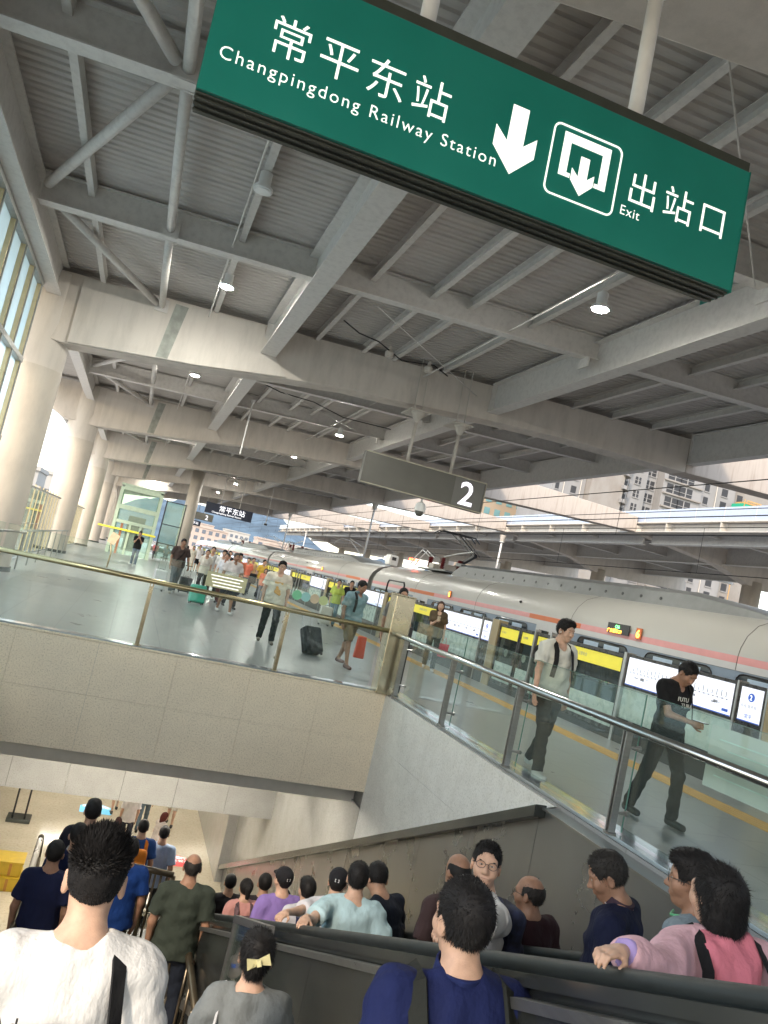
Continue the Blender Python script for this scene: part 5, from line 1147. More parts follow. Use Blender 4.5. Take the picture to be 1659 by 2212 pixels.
        if hair in ('bald', 'cap'): h_.box(hd(0, .05, -.1), A_(.12, .10, .09)*s, Rh, .02, .012, -1); h_.box(hd(0, -.03, -.13), A_(.12, .13, .055)*s, Rh, .02, .02, -1)
        hs = surf(h_, hr if hair != 'long' else hr*1.3, None, (lambda x, y, z: .0035*np.sin(90*x+40*np.sin(30*y))*np.sin(85*y+50*z)*np.cos(70*z)) if res < .02 else None); hp = [hs]
        if blades:
            V, Fc = hs; cen = V[Fc].mean(1); nrm = np.cross(V[Fc][:, 1]-V[Fc][:, 0], V[Fc][:, 2]-V[Fc][:, 0]); nrm /= np.linalg.norm(nrm, axis=1)[:, None]+1e-9
            loc_ = (cen-hc) @ Rh/s; out = (nrm*(cen-hc)).sum(1) > 0; cand = np.where(out)[0]; pick = cand[RNG.integers(0, len(cand), blades)]
            c_ = cen[pick]; n_ = nrm[pick]; lz = loc_[pick, 2]; up_ = (Rh @ A_(0, 0, 1)); fwd = Rh @ A_(0, 1, 0)
            topness = np.clip((lz-.03)/.07, 0, 1)[:, None]
            if hair == 'spiky': dirn = n_*.55+up_*(1.3*topness)-up_*(.8*(1-topness))+fwd*.0; ln = (.005+.033*topness[:, 0]*RNG.random(blades)**.6)*s
            else: dirn = n_*.35-up_*(.9*(1-topness))+fwd*(.75*topness); ln = (.008+.012*RNG.random(blades))*(1 if hair in ('short', 'thick', 'bald') else 1.6)*s
            dirn = dirn+RNG.normal(0, .28, dirn.shape); dirn /= np.linalg.norm(dirn, axis=1)[:, None]
            sd_ = np.cross(dirn, n_); sd_ /= np.linalg.norm(sd_, axis=1)[:, None]+1e-9; wv = (.0011+.0008*RNG.random(blades))[:, None]*s
            if hair == 'spiky': wv = wv*1.4
            q0 = c_-n_*.002; q1 = q0+dirn*ln[:, None]; VV = np.stack([q0-sd_*wv, q0+sd_*wv, q1+sd_*wv*.15, q1-sd_*wv*.15], 1).reshape(-1, 3); hp.append((VV, np.arange(len(VV)).reshape(-1, 4)))
        nm = 'hair'; put(np_mesh(nm, hp, cm('hair', hcol)), nm, t)
        if hair == 'cap':
            c2_ = F(); c2_.ell(hd(0, -.010, .045), A_(.090, .108, .088)*s, Rh, .01).box(hd(0, 0, -.035), A_(.13, .15, .05)*s, Rh, .01, .008, -1).ell(hd(0, .10, .03), A_(.070, .075, .012)*s, Rh, .008)
            put(np_mesh('cap', [surf(c2_, hr)], cm('cloth', (.015, .015, .018))), 'cap', t)
            MB().box(-.018, .018, -.004, 0, -.012, .012).build('cap_badge', cm('plain', (.6, .6, .6)), t, loc=Vector(hd(0, -.112, .045)), rot=Matrix(Rh.tolist()).to_euler())
    # ---- face details
    if face:
        E = Matrix(Rh.tolist()).to_euler()
        for sg in (-1, 1):
            e_ = MB(); e_.lathe([(.001, -.004), (.008, -.003), (.0105, 0), (.008, .003), (.001, .004)], 10)
            ev = put(e_.mesh('eye', cm('plain', (.38, .35, .32)), True), 'eye', t, loc=Vector(hd(sg*.031, .0835, .0)), rot=(Matrix(Rh.tolist()) @ Matrix.Rotation(R(-90), 3, 'X')).to_euler(), scale=(1.2*s, .42*s, .9*s))
            put(MB().lathe([(.001, -.003), (.0045, -.001), (.005, .0015), (.001, .002)], 8).mesh('iris', cm('plain', (.015, .012, .01)), True), 'iris', t, loc=Vector(hd(sg*.030, .0868, .0)), rot=(Matrix(Rh.tolist()) @ Matrix.Rotation(R(-90), 3, 'X')).to_euler(), scale=(s*.85,)*3)
            MB().bar((-.014, 0, -.001*sg), (.014, 0, .001*sg), .004, .005).build('eyebrow', cm('hair', hcol), t, loc=Vector(hd(sg*.032, .0865, .0215)), rot=E)
        MB().bar((-.019, 0, 0), (.019, 0, 0), .004, .0022).build('mouth', cm('plain', (.28, .11, .09)), t, loc=Vector(hd(0, .0925, -.068)), rot=E)
    if glasses:
        gl = MB()
        for sg in (-1, 1): gl.path([tuple(A_(sg*.034+.026*math.cos(a), .100, .0+.019*math.sin(a))*s) for a in np.linspace(0, 2*math.pi, 17)], .0016*s, 5); gl.path([tuple(A_(*p)*s) for p in ((sg*.060, .099, .006), (sg*.078, .06, .006), (sg*.082, -.01, .0))], .0018*s, 5)
        gl.path([tuple(A_(*p)*s) for p in ((-.010, .101, .004), (0, .103, .006), (.010, .101, .004))], .0016*s, 5)
        gl.build('glasses', m_black, t, smooth=True, loc=Vector(hc), rot=Matrix(Rh.tolist()).to_euler())
    t_api = dict(t=t, tor=tor, hd=hd, Wr=Wr, El=El, Sh=Sh, s=s, Rt=Rt, Rh=Rh, w=w, An=An, Ft=Ft, Kn=Kn)
    return t_api
def worldpt(a, p): return a['t'].matrix_basis @ Vector(p)
def strap_on(a, pts, wid, mat, name, parent, th=.004):
    """flat band through torso-frame points"""
    P = [Vector(a['tor'](*p)) for p in pts]; b = MB(); c = Vector(a['tor'](0, 0, .3)); vs = []
    for i, p in enumerate(P):
        d = (P[min(i+1, len(P)-1)]-P[max(i-1, 0)]).normalized(); o = (p-c); o = (o-o.dot(d)*d).normalized(); sd_ = d.cross(o).normalized()*wid/2
        vs += [p-sd_-o*th, p+sd_-o*th, p+sd_+o*th, p-sd_+o*th]
    fs = [(4*i+j, 4*i+(j+1) % 4, 4*i+4+(j+1) % 4, 4*i+4+j) for i in range(len(P)-1) for j in range(4)]+[(0, 3, 2, 1), (len(vs)-4, len(vs)-3, len(vs)-2, len(vs)-1)]
    b.add(vs, fs); me = b.mesh(name, mat); 
    for f_ in me.polygons: f_.use_smooth = False
    return put(me, name, parent)
def arc(sg, back=True, z0=.12, x=.10, w=1., zf=.15, k=0):
    """strap over one shoulder: from back low to chest low"""
    B = [(sg*x*1.05, -.155*w-k, z0), (sg*x, -.160*w-k, .25), (sg*x*.98, -.148*w-k, .36), (sg*x*.98, -.118*w-k, .45), (sg*x, -.065*w, .518), (sg*x, .0, .536), (sg*x, .06*w, .515), (sg*x*1.05, .118*w+k, .44), (sg*x*1.1, .148*w+k, .33), (sg*x*1.35, .155*w+k, zf)]
    return B
def backpack(a, label, mat, size=(.15, .09, .22), z=.26, y=-.22, straps=True, panel=None):
    t = thing('backpack', label, 'backpack', a['t'].location, a['t'].rotation_euler.z)
    f = F(); f.box(a['tor'](0, y, z), np.array(size)*a['s'], a['Rt'], .06, .02).box(a['tor'](0, y-size[1]*.9, z-.08), A_(size[0]*.8, .035, size[2]*.5)*a['s'], a['Rt'], .03, .02)
    put(np_mesh('bag_body', [surf(f, .016, None, folds(.003))], mat), 'bag_body', t)
    if straps:
        for sg in (-1, 1): strap_on(a, [(p[0], p[1]*1.02, p[2]) for p in arc(sg, w=a['w'])], .055, mat, 'strap', t, .006)
    return t
def suitcase(label, loc, rz, col, tilt=0., h=.62, wd=.42, dp=.25, handle=None, soft=False):
    t = thing('suitcase', label, 'suitcase', loc, R(rz)); mat = cm('plain', col) if not soft else cm('cloth', col); t.rotation_euler = (R(tilt), 0, R(rz))
    me = MB().box(-wd/2, wd/2, -dp/2, dp/2, .05, .05+h).mesh('shell', mat); s_ = put(me, 'shell', t, bevel=.05)
    s_.modifiers['bevel'].segments = 4; 
    for i in range(5): MB().box(-wd/2+.05+i*(wd-.1)/4-.008, -wd/2+.05+i*(wd-.1)/4+.008, -dp/2-.006, dp/2+.006, .12, h).build('rib', mat, t)
    MB().box(-wd/2-.003, wd/2+.003, -.008, .008, .07, h+.03).build('zip_line', m_black, t)
    for x in (-1, 1):
        for y in (-1, 1): MB().tube((x*(wd/2-.05)-.012, y*(dp/2-.04), .03), (x*(wd/2-.05)+.012, y*(dp/2-.04), .03), .03, 12).build('wheel', m_black, t)
        MB().tube((x*.11, -dp/2+.03, h), (x*.11, -dp/2+.03, h+.42), .009, 8).build('handle_tube', m_inox, t)
    MB().tube((-.12, -dp/2+.03, h+.43), (.12, -dp/2+.03, h+.43), .015, 10).build('grip', m_black, t)
    MB().path([(-.07, 0, h+.05), (-.06, 0, h+.08), (.06, 0, h+.08), (.07, 0, h+.05)], .009, 6).build('top_handle', m_black, t)
    return t
# ================================================================== THE PEOPLE
def stepz(zone, y):
    if zone == 'plat': return 0.
    if zone == 'land': return LZ
    if zone == 'low': return GZ
    if zone == 'st': return -.1524*math.ceil((y-.55)/.3)
    if zone == 'st2': return LZ-.1524*math.ceil((y-10)/.3)
    i = int((y-1.5)/.4); return -.176*i-(.336 if i > 0 else .176)
def loc_of(zone, x, y): return (x, y, stepz(zone, y))
def Hfor(zone, y, hz_, lo=1.5, hi=1.86): return min(hi, max(lo, hz_-stepz(zone, y)))
def to_local(w_, loc, rz, H):
    v = Matrix.Rotation(-R(rz), 3, 'Z') @ (Vector(w_)-Vector(loc)); return tuple(v/(H/1.72))
def rail_hand(loc, rz, H, y, dx=0.): return to_local((1.68+dx, y, hz(y)+.045), loc, rz, H)
def pp(label, zone, x, y, hz_=None, H=None, rz=0, rail=None, **k):
    H = H or Hfor(zone, y, hz_); loc = loc_of(zone, x, y)
    if rail is not None:
        side, yh = rail; hd_ = list(k.get('hands', (None, None))); hd_[side] = rail_hand(loc, rz, H, yh); k['hands'] = tuple(hd_)
        hp_ = list(k.get('hpose', ('relaxed', 'relaxed'))); hp_[side] = 'rest'; k['hpose'] = tuple(hp_)
    return person(label, loc, rz, H, **k)
WALK1 = ((-.10, .24, 0), (.09, -.26, .02)); WALK2 = ((-.09, -.25, .02), (.10, .26, 0)); STEP = ((-.1, .08, 0), (.1, -.05, 0))
WHITE, CREAM, NAVY, BLACK = (.50, .50, .48), (.50, .47, .40), (.008, .014, .055), (.012, .012, .013)
# --- foreground on the stairs
s1 = pp('young man with spiky black hair in a white t-shirt at the lower left', 'st', .14, 2.46, H=1.835, rz=-2, w=1.0, skin='light', top=('tee', (.62, .62, .61)), hair='spiky', blades=14000, res=.0105, head=(8, 0, 0), neckfwd=.01, face=False, bot=('long', BLACK), feet=STEP)
strap_on(s1, [(.19, -.150, .0), (.17, -.158, .15), (.145, -.156, .30), (.13, -.138, .40), (.115, -.09, .50), (.105, -.02, .54), (.11, .06, .52), (.12, .12, .42)], .045, cm('cloth', BLACK), 'strap', s1['t'])
tv = text_obj('Adventure', .062, cm('plain', (.03, .03, .03)), s1['t'], Vector(s1['tor'](-.17, -.150, .355)), (R(86), 0, 0), name='shirt_lettering')
s2 = pp('woman with a pale yellow bow clip and loose grey top on the stairs', 'st', 1.01, 3.66, hz_=-.03, sex='f', rz=-12, skin='light', top=('tee', (.17, .185, .185)), hair='bun', blades=7000, res=.012, head=(16, 0, 0), face=False, w=1.0, loose=1.5, sleeve=1., feet=STEP)
bw = MB()
for sg in (-1, 1):
    bw.add([(0, -.006, .01), (sg*.045, -.012, .026), (sg*.048, -.004, -.02), (0, 0, -.010), (0, .008, .01), (sg*.045, .006, .022), (sg*.048, .006, -.018), (0, .010, -.010)], [(0, 1, 2, 3), (4, 7, 6, 5), (0, 4, 5, 1), (1, 5, 6, 2), (2, 6, 7, 3)])
bw.box(-.009, .009, -.016, .0, -.012, .012)
bwo = tag(bw.build('bow_clip', M('bow_yellow', (.72, .66, .36), .5, namp=.1, bump=.3, bscale=50)), 'pale yellow bow clip in the hair of the woman in grey', 'hair clip')
bwo.location = worldpt(s2, s2['hd'](0.01, -.150, .0)); bwo.rotation_euler = (R(-10), R(-18), R(-4)); bwo.scale = (1.15,)*3
strap_on(s2, [(-.14, -.12, .2), (-.135, -.135, .34), (-.13, -.1, .46), (-.125, -.03, .535), (-.12, .05, .53)], .012, cm('cloth', (.5, .5, .5)), 'bag_strap', s2['t'])
s3 = pp('man with short black hair in a navy top with black crossing bag straps, lower middle', 'st', 1.34, 2.36, hz_=.79, rz=-4, w=1.08, skin='light', top=('polo', (.009, .015, .07), cm('cloth', (.009, .015, .07)), (.012, .02, .085)), hair='short', blades=9000, res=.0105, head=(4, 8, 0), face=True, feet=STEP, loose=1.2)
m_bag = cm('cloth', (.018, .020, .017))
for sg in (-1, 1): strap_on(s3, [(sg*.145, .11, .40), (sg*.15, .03, .53), (sg*.15, -.05, .525), (sg*.148, -.12, .44), (sg*.135, -.162, .34), (sg*.10, -.172, .23), (sg*.05, -.175, .15), (0, -.178, .10)], .062, m_bag, 'strap', s3['t'], .007)
strap_on(s3, [(0, -.178, .16), (0, -.178, .05), (0, -.175, -.08)], .20, m_bag, 'back_panel', s3['t'], .008)
MB().box(-.006, .006, -.004, .004, -.03, .03).build('zip_pull', m_inox, s3['t'], loc=Vector(s3['tor'](-.148, -.185, .34)), rot=(R(20), R(-8), 0))
# --- landing group
s4 = pp('balding man in an olive-green short-sleeved shirt standing on the landing', 'land', 1.30, 7.75, H=1.79, rz=-8, w=1.08, skin='tan', top=('tee', (.035, .045, .035)), bot=('long', (.010, .014, .024)), hair='bald', hcol=(.02, .018, .016), blades=1500, res=.014, head=(2, 0, 0), face=False, feet=((-.16, .0, 0), (.13, -.1, 0)))
pp('man in dark navy shirt on the far left of the landing', 'land', .02, 7.95, H=1.7, rz=-6, skin='tan', top=('tee', (.009, .013, .045)), res=.018, face=False, feet=WALK1)
pp('man with white collar behind the spiky hair, left one', 'land', .20, 8.35, H=1.74, rz=5, skin='mid', top=('polo', (.010, .016, .055), cm('cloth', (.010, .016, .055)), (.6, .6, .58)), res=.018, face=False)
pp('dark-haired person just beyond the spiky-haired man on the left', 'land', .30, 9.0, H=1.77, rz=0, skin='mid', top=('tee', (.02, .02, .03)), res=.018, hair='thick', face=False)
pp('person in a bright blue t-shirt right of the spiky-haired man', 'land', .74, 8.35, H=1.64, rz=6, skin='tan', top=('tee', (.01, .045, .20)), res=.016, hair='thick', face=False, blades=1500)
pg = thing('plastic_bag', 'small clear bag of drinks hanging beside the person in bright blue', 'bag', (.82, 8.1, LZ+.50)); f = F(); f.ell((0, 0, .1), (.09, .06, .12)).cone((0, 0, .2), (0, 0, .32), .03, .008); put(np_mesh('bag_body', [surf(f, .012, None, folds(.004, 2))], M('cloudy_plastic', (.40, .36, .35), .3, namp=.3)), 'bag_body', pg); MB().lathe([(.025, 0), (.025, .03)], 12, (.03, -.05, .12)).build('bottle_cap', m_blue, pg)
# --- going down the lower flight and on the lower floor
pp('man in a pale blue shirt with a dark diagonal strap near the red floor sticker', 'st2', 1.55, 12.6, H=1.70, rz=-12, skin='mid', top=('tee', (.36, .45, .62)), res=.02, face=False)
a = pp('person in blue with an orange backpack below the landing', 'st2', 1.16, 12.0, H=1.66, rz=0, skin='mid', top=('tee', (.02, .06, .2)), res=.022, face=False); backpack(a, 'orange backpack on the person in blue below the landing', cm('cloth', (.55, .17, .02)), (.13, .07, .19))
pp('woman with long reddish-brown hair near the red floor sticker', 'low', 2.45, 21.3, H=1.6, sex='f', rz=-60, skin='light', top=('tank', (.5, .45, .42)), res=.022, hair='long', hcol=(.09, .02, .015), face=False, lean=8)
a = pp('person with a white top and cap in the lower concourse', 'low', 1.72, 22.6, H=1.7, rz=10, skin='mid', top=('tee', (.62, .6, .6)), bot=('long', (.03, .035, .05)), res=.024, hair='cap', face=False, feet=WALK1)
pp('woman in pale pink with long dark hair in the lower concourse', 'low', 1.35, 20.6, H=1.58, sex='f', rz=8, skin='light', top=('tee', (.6, .38, .38)), res=.024, hair='long', hcol=(.04, .014, .012), face=False)
pp('person in a dark green top and jeans walking off in the lower concourse', 'low', 2.25, 24.3, H=1.7, rz=-5, skin='mid', top=('tee', (.01, .025, .02)), bot=('long', (.10, .14, .17)), res=.024, face=False, feet=WALK2)
pp('person in white shorts with a black bag at the waist in the lower concourse', 'low', 3.15, 25.0, H=1.72, rz=-10, skin='light', top=('tee', (.03, .03, .03)), bot=('shorts', (.6, .58, .52)), res=.024, face=False, feet=WALK1)
pp('person in dark shorts walking beside the blue floor sticker', 'low', 1.45, 25.6, H=1.7, rz=5, skin='light', top=('tee', (.05, .05, .05)), bot=('shorts', BLACK), res=.024, face=False, feet=WALK2)
# --- escalator riders
e = pp('man in glasses and a white polo looking back from the escalator', 'esc', 2.255, 3.90, hz_=.44, rz=95, rail=(0, 3.30), w=1.05, skin='light', top=('polo', (.60, .60, .58)), hair='short', blades=5000, res=.0095, head=(-15, 58, 0), glasses=True, feet=STEP, hcol=(.014, .013, .013))
m_cam = M('camouflage_cloth', (.02, .026, .06), .8, nscale=14, namp=.9)
backpack(e, 'dark blue camouflage backpack of the man in glasses', m_cam, (.13, .07, .21), y=-.20)
pp('dark-haired rider hidden behind the man in glasses', 'esc', 2.66, 4.95, hz_=.0, rz=10, skin='tan', top=('tee', (.05, .03, .03)), res=.02, hair='bald', face=False)
pp('balding man with glasses in a dark maroon shirt on the escalator', 'esc', 2.98, 4.50, hz_=.07, rz=12, skin='tan', top=('tee', (.028, .010, .013)), hair='bald', hcol=(.025, .022, .02), blades=2500, res=.0115, head=(4, 24, 0), face=False, glasses=True, w=1.05)
e = pp('man in a navy polo with white-edged collar looking down on the escalator', 'esc', 2.97, 3.66, hz_=.56, rz=40, w=1.06, skin='tan', top=('polo', (.008, .011, .034), cm('cloth', (.008, .011, .034)), (.05, .03, .045)), hair='short', hcol=(.022, .02, .018), blades=5000, res=.0095, head=(26, 20, 0), neckfwd=.02)
cl = F(); cl.ecyl(e['tor'](0, .008, .512), .085*e['s'], .083*e['s'], .0035, e['Rt'] @ rotm(R(12)), .002).ecyl(e['tor'](0, .008, .512), .079*e['s'], .077*e['s'], .02, e['Rt'] @ rotm(R(12)), .002, -1).box(e['tor'](0, .09, .512), (.02, .05, .05), e['Rt'], .003, .004, -1)
put(np_mesh('collar_piping', [surf(cl, .004)], cm('plain', (.6, .55, .55))), 'collar_piping', e['t'])
e = pp('woman in a pink hooded jacket with black bag straps holding the handrail', 'esc', 2.23, 2.22, hz_=1.0, rz=-6, rail=(0, 2.02), sex='f', w=1.12, skin='light', top=('jacket', (.68, .42, .46)), hair='bob', blades=9000, res=.0105, head=(4, 14, 0), loose=1.6, face=False)
hdf = F(); hdf.cone(e['tor'](-.09, -.03, .52), e['tor'](.09, -.03, .52), .045, .045, .05).cone(e['tor'](-.08, -.08, .46), e['tor'](.08, -.08, .46), .055, .055, .05).ell(e['tor'](0, -.125, .37), A_(.105, .045, .09), e['Rt'], .05).ell(e['tor'](0, -.14, .28), A_(.045, .03, .06), e['Rt'], .05)
put(np_mesh('hood', [surf(hdf, .012, None, folds(.007, 1.3))], cm('cloth', (.66, .20, .25))), 'hood', e['t'])
cf = F(); wv_, ev_ = e['Wr'][0], e['El'][0]; cf.cone(wv_+(ev_-wv_)*.22, wv_+(ev_-wv_)*.0, .047, .042, .01, cut0=True, cut1=True)
put(np_mesh('cuff', [surf(cf, .008, None, folds(.003, 3))], cm('cloth', (.34, .26, .52))), 'cuff', e['t'])
for sg in (-1, 1): strap_on(e, [(sg*.13, .02, .55), (sg*.135, -.06, .545), (sg*.142, -.155, .46), (sg*.148, -.195, .34), (sg*.145, -.20, .2), (sg*.135, -.19, .0)], .038, cm('cloth', BLACK), 'strap', e['t'], .004)
e = pp('person in profile with swept black hair just behind the woman in pink', 'esc', 2.54, 2.66, hz_=.90, rz=36, sex='f', skin='tan', top=('tee', (.20, .25, .28)), hair='thick', blades=5000, res=.0105, head=(4, 14, 0), glasses=True)
strap_on(e, [(-.09, .05, .53), (-.04, .10, .505), (.04, .105, .505)], .004, cm('plain', (.15, .5, .25)), 'neck_cord', e['t'])
pp('rider in a black shirt bowing his head on the escalator', 'esc', 2.72, 5.95, hz_=-.50, rz=34, skin='mid', top=('tee', (.009, .012, .022)), hair='short', blades=3000, res=.013, head=(30, -35, 0), lean=22, w=1.12, face=False)
pp('man in a pale aqua t-shirt with his left hand on the handrail', 'esc', 2.12, 5.45, hz_=-.32, rz=-14, rail=(0, 5.10), w=1.06, skin='light', top=('tee', (.40, .56, .60)), hair='short', blades=4000, res=.012, head=(2, 0, 0), face=False, loose=1.3, hands=(None, (.33, .12, .98)))
pp('rider in a black cap and white t-shirt reaching to the handrail', 'esc', 2.26, 6.25, hz_=-.68, rz=-14, rail=(0, 5.8), skin='light', top=('tee', (.56, .56, .60)), hair='cap', res=.014, head=(4, -10, 0), face=False)
a = pp('dark-haired child in white with navy straps on the escalator', 'esc', 2.30, 7.1, hz_=-1.12, rz=8, skin='light', top=('tee', (.52, .52, .56)), hair='thick', blades=2000, res=.016, face=False)
for sg in (-1, 1): strap_on(a, arc(sg), .045, cm('cloth', (.02, .025, .07)), 'strap', a['t'])
pp('rider in a purple t-shirt and black cap on the escalator', 'esc', 2.14, 7.4, hz_=-1.16, rz=4, skin='light', top=('tee', (.22, .15, .40)), hair='cap', res=.015, face=False, head=(0, 8, 0))
pp('small dark-haired rider beside the one in purple', 'esc', 2.5, 8.5, hz_=-1.86, rz=0, skin='mid', top=('tee', (.04, .03, .035)), hair='thick', res=.02, face=False)
a = pp('woman with a ponytail in a pale pink top on the escalator', 'esc', 2.25, 9.3, hz_=-2.06, rz=5, sex='f', skin='light', top=('tee', (.55, .28, .26)), hair='pony', res=.018, face=False); backpack(a, 'dark plaid backpack of the woman with the ponytail', M('plaid_cloth', (.10, .06, .07), .85, nscale=20, namp=.8), (.13, .07, .18))
pp('rider in black beside the ponytailed woman', 'esc', 2.62, 9.9, hz_=-2.22, rz=0, skin='mid', top=('tee', (.03, .025, .03)), hair='short', res=.02, face=False)
pp('dark-haired rider in black near the escalator foot', 'esc', 2.55, 11.6, hz_=-2.95, rz=0, skin='mid', top=('tee', (.02, .018, .02)), hair='short', res=.022, face=False)
pp('rider with a ponytail and maroon top near the escalator foot', 'esc', 2.1, 11.2, hz_=-2.98, rz=5, sex='f', skin='mid', top=('tee', (.12, .03, .05)), hair='pony', res=.022, face=False)
# --- people on the platform
p1 = pp('young man in a white t-shirt with a black backpack walking along the platform', 'plat', 4.92, 7.92, H=1.80, rz=184, skin='light', top=('tee', (.60, .60, .54)), bot=('long', (.014, .014, .015)), shoe=(.5, .5, .48), hair='thick', blades=5000, res=.0115, head=(4, 16, 0), feet=((-.1, -.24, .03), (.1, .22, 0)), hands=((-.30, -.1, .83), (.34, .2, .86)), loose=1.25)
backpack(p1, 'black backpack worn by the young man in white', cm('cloth', BLACK), (.14, .08, .20))
tag(MB().lathe([(.004, -.014), (.007, 0), (.007, .006)], 8).build('earphone', m_white, loc=worldpt(p1, p1['hd'](.086, .012, -.02))), 'white earphone in the ear of the young man in white', 'earphone')
text_obj('RODEO', .022, cm('plain', (.2, .25, .3)), p1['t'], Vector(p1['tor'](-.03, .158, .28)), (R(88), 0, R(180)), name='shirt_lettering') if 0 else None
p2 = pp('man in a black printed t-shirt looking down at his hands on the platform', 'plat', 5.55, 6.62, H=1.68, rz=188, skin='tan', top=('tee', (.009, .009, .010)), bot=('long', (.014, .014, .016)), shoe=(.02, .02, .02), hair='short', blades=4500, res=.0115, head=(34, 4, 0), neckfwd=.03, feet=((-.13, .16, 0), (.12, -.2, .01)), hands=((-.18, .02, .86), (.06, .34, 1.10)), hpose=('relaxed', 'hold'))
for k, s_ in enumerate(('FUTU', 'TURA')): text_obj(s_, .062, cm('plain', (.6, .6, .55)), p2['t'], Vector(p2['tor'](.10-.06*k, .145, .345-.06*k)), (R(90), 0, R(180)), name='shirt_lettering')
strap_on(p2, arc(-1, x=.11), .04, cm('cloth', BLACK), 'strap', p2['t'])
phl = thing('phone', 'dark phone in the hand of the man in the black t-shirt', 'phone', worldpt(p2, p2['Wr'][1]+A_(-.02, .07, .03)), R(188)); MB().box(-.037, .037, -.075, .075, -.004, .004).build('phone_body', m_black, phl, bevel=.003); MB().box(-.034, .034, -.07, .07, .0042, .005).build('phone_screen', m_blackglass, phl)
p3 = pp('man with glasses in a cream t-shirt with an orange print walking to the viewer', 'plat', 3.08, 16.25, H=1.76, rz=176, w=1.1, skin='light', top=('tee', (.62, .57, .47)), bot=('long', (.011, .012, .014)), shoe=(.12, .10, .08), hair='thick', blades=2500, res=.015, glasses=True, feet=((-.11, .16, 0), (.12, -.14, .01)), loose=1.4)
m_prt = cm('plain', (.62, .32, .05)); f = F(); f.ell(p3['tor'](0, .155, .16), A_(.075, .012, .06), p3['Rt'], .02).ell(p3['tor'](.02, .155, .24), A_(.035, .012, .035), p3['Rt'], .02).ell(p3['tor'](-.05, .155, .11), A_(.04, .012, .03), p3['Rt'], .02); put(np_mesh('shirt_print', [surf(f, .010)], m_prt), 'shirt_print', p3['t']); MB().box(-.09, .09, -.006, .006, 0, .04).build('shirt_print', m_prt, p3['t'], loc=Vector(p3['tor'](0, .150, .32)))
p4 = pp('man in a pale blue polo and khaki shorts pulling a black suitcase', 'plat', 4.42, 14.75, H=1.74, rz=-158, w=1.08, skin='tan', top=('polo', (.16, .25, .275)), bot=('shorts', (.17, .13, .075)), shoe=(.10, .04, .03), hair='short', blades=2500, res=.0145, head=(16, 14, 0), feet=((-.12, -.28, .03), (.1, .28, 0)), hands=((-.24, -.30, .80), None), hpose=('hold', 'relaxed'))
strap_on(p4, arc(1), .05, cm('cloth', BLACK), 'strap', p4['t'])
suitcase('black suitcase tilted behind the man in pale blue', (4.02, 15.62, 0), -158, (.014, .015, .018), tilt=30, h=.56, wd=.42, soft=True)
p5 = pp('woman with long brown hair in an olive top holding a paper cup', 'plat', 7.28, 17.25, H=1.68, sex='f', rz=160, skin='light', top=('tee', (.085, .06, .035)), bot=('long', (.025, .03, .035)), shoe=(.45, .42, .4), hair='long', hcol=(.05, .025, .018), res=.0155, hands=((-.22, .05, .86), (.03, .27, 1.24)), hpose=('relaxed', 'hold'), loose=1.5, feet=WALK1)
cp_ = tag(MB().lathe([(.030, 0), (.038, .10), (.040, .103), (.038, .11), (.0, .112)], 14).build('paper_cup', M('cup_tan', (.5, .4, .28), .6), loc=worldpt(p5, p5['Wr'][1]+A_(-.03, .07, .0))), 'tan paper cup held by the long-haired woman', 'cup')
rb = thing('shopping_bag', 'red shopping bag carried by the long-haired woman', 'bag', (7.52, 17.15, .38)); m_rb = cm('plain', (.55, .05, .09)); MB().prism([(-.12, 0), (.12, 0), (.14, .32), (-.14, .32)], 'y', -.04, .04).build('bag_body', m_rb, rb, bevel=.01); MB().path([(-.06, 0, .32), (-.04, 0, .46), (.04, 0, .46), (.06, 0, .32)], .006, 6).build('bag_handle', m_rb, rb)
pp('man with glasses in grey partly hidden by the corner pillar', 'plat', 4.72, 13.0, H=1.76, rz=172, skin='mid', top=('tee', (.20, .19, .18)), bot=('long', (.06, .06, .065)), hair='short', glasses=True, res=.015, blades=1500)
rb = thing('red_bag', 'red-orange bag beside the man behind the corner pillar', 'bag', (4.28, 13.4, .35)); MB().prism([(-.1, 0), (.1, 0), (.08, .4), (-.08, .4)], 'y', -.04, .04).build('bag_body', cm('plain', (.6, .07, .03)), rb, bevel=.02)
pp('woman in a lime t-shirt and jeans beside a white suitcase', 'plat', 6.95, 25.7, H=1.62, sex='f', rz=168, skin='light', top=('tee', (.45, .56, .12)), bot=('long', (.14, .24, .30)), hair='pony', res=.02, hands=((-.26, .15, .95), None), hpose=('hold', 'relaxed'))
suitcase('white suitcase standing beside the woman in lime', (6.62, 25.35, 0), 175, (.55, .55, .50), h=.60)
pp('person in a black t-shirt behind the woman in lime', 'plat', 7.75, 26.9, H=1.68, rz=170, skin='mid', top=('tee', BLACK), res=.022)
pp('grey-haired man in a white polo and dark shorts among the arriving crowd', 'plat', 2.80, 21.85, H=1.72, rz=-165, w=1.08, skin='tan', top=('polo', (.58, .54, .52)), bot=('shorts', (.03, .03, .035)), shoe=(.5, .48, .46), hair='short', hcol=(.06, .055, .05), res=.0165, feet=WALK1, hands=((-.30, .12, .92), None))
suitcase('bright green suitcase in front of the crowd', (2.12, 23.0, 0), 190, (.04, .40, .28), tilt=14, h=.52, wd=.46)
pp('woman in a white t-shirt with black sleeves and a crossbody bag', 'plat', 2.45, 26.6, H=1.62, sex='f', rz=175, skin='mid', top=('tee', (.58, .55, .48)), bot=('long', (.018, .018, .02)), hair='pony', res=.019, sleeve=.55, feet=WALK2)
suitcase('dark suitcase beside the woman in white and black', (1.98, 26.9, 0), 180, (.03, .032, .035), h=.5)
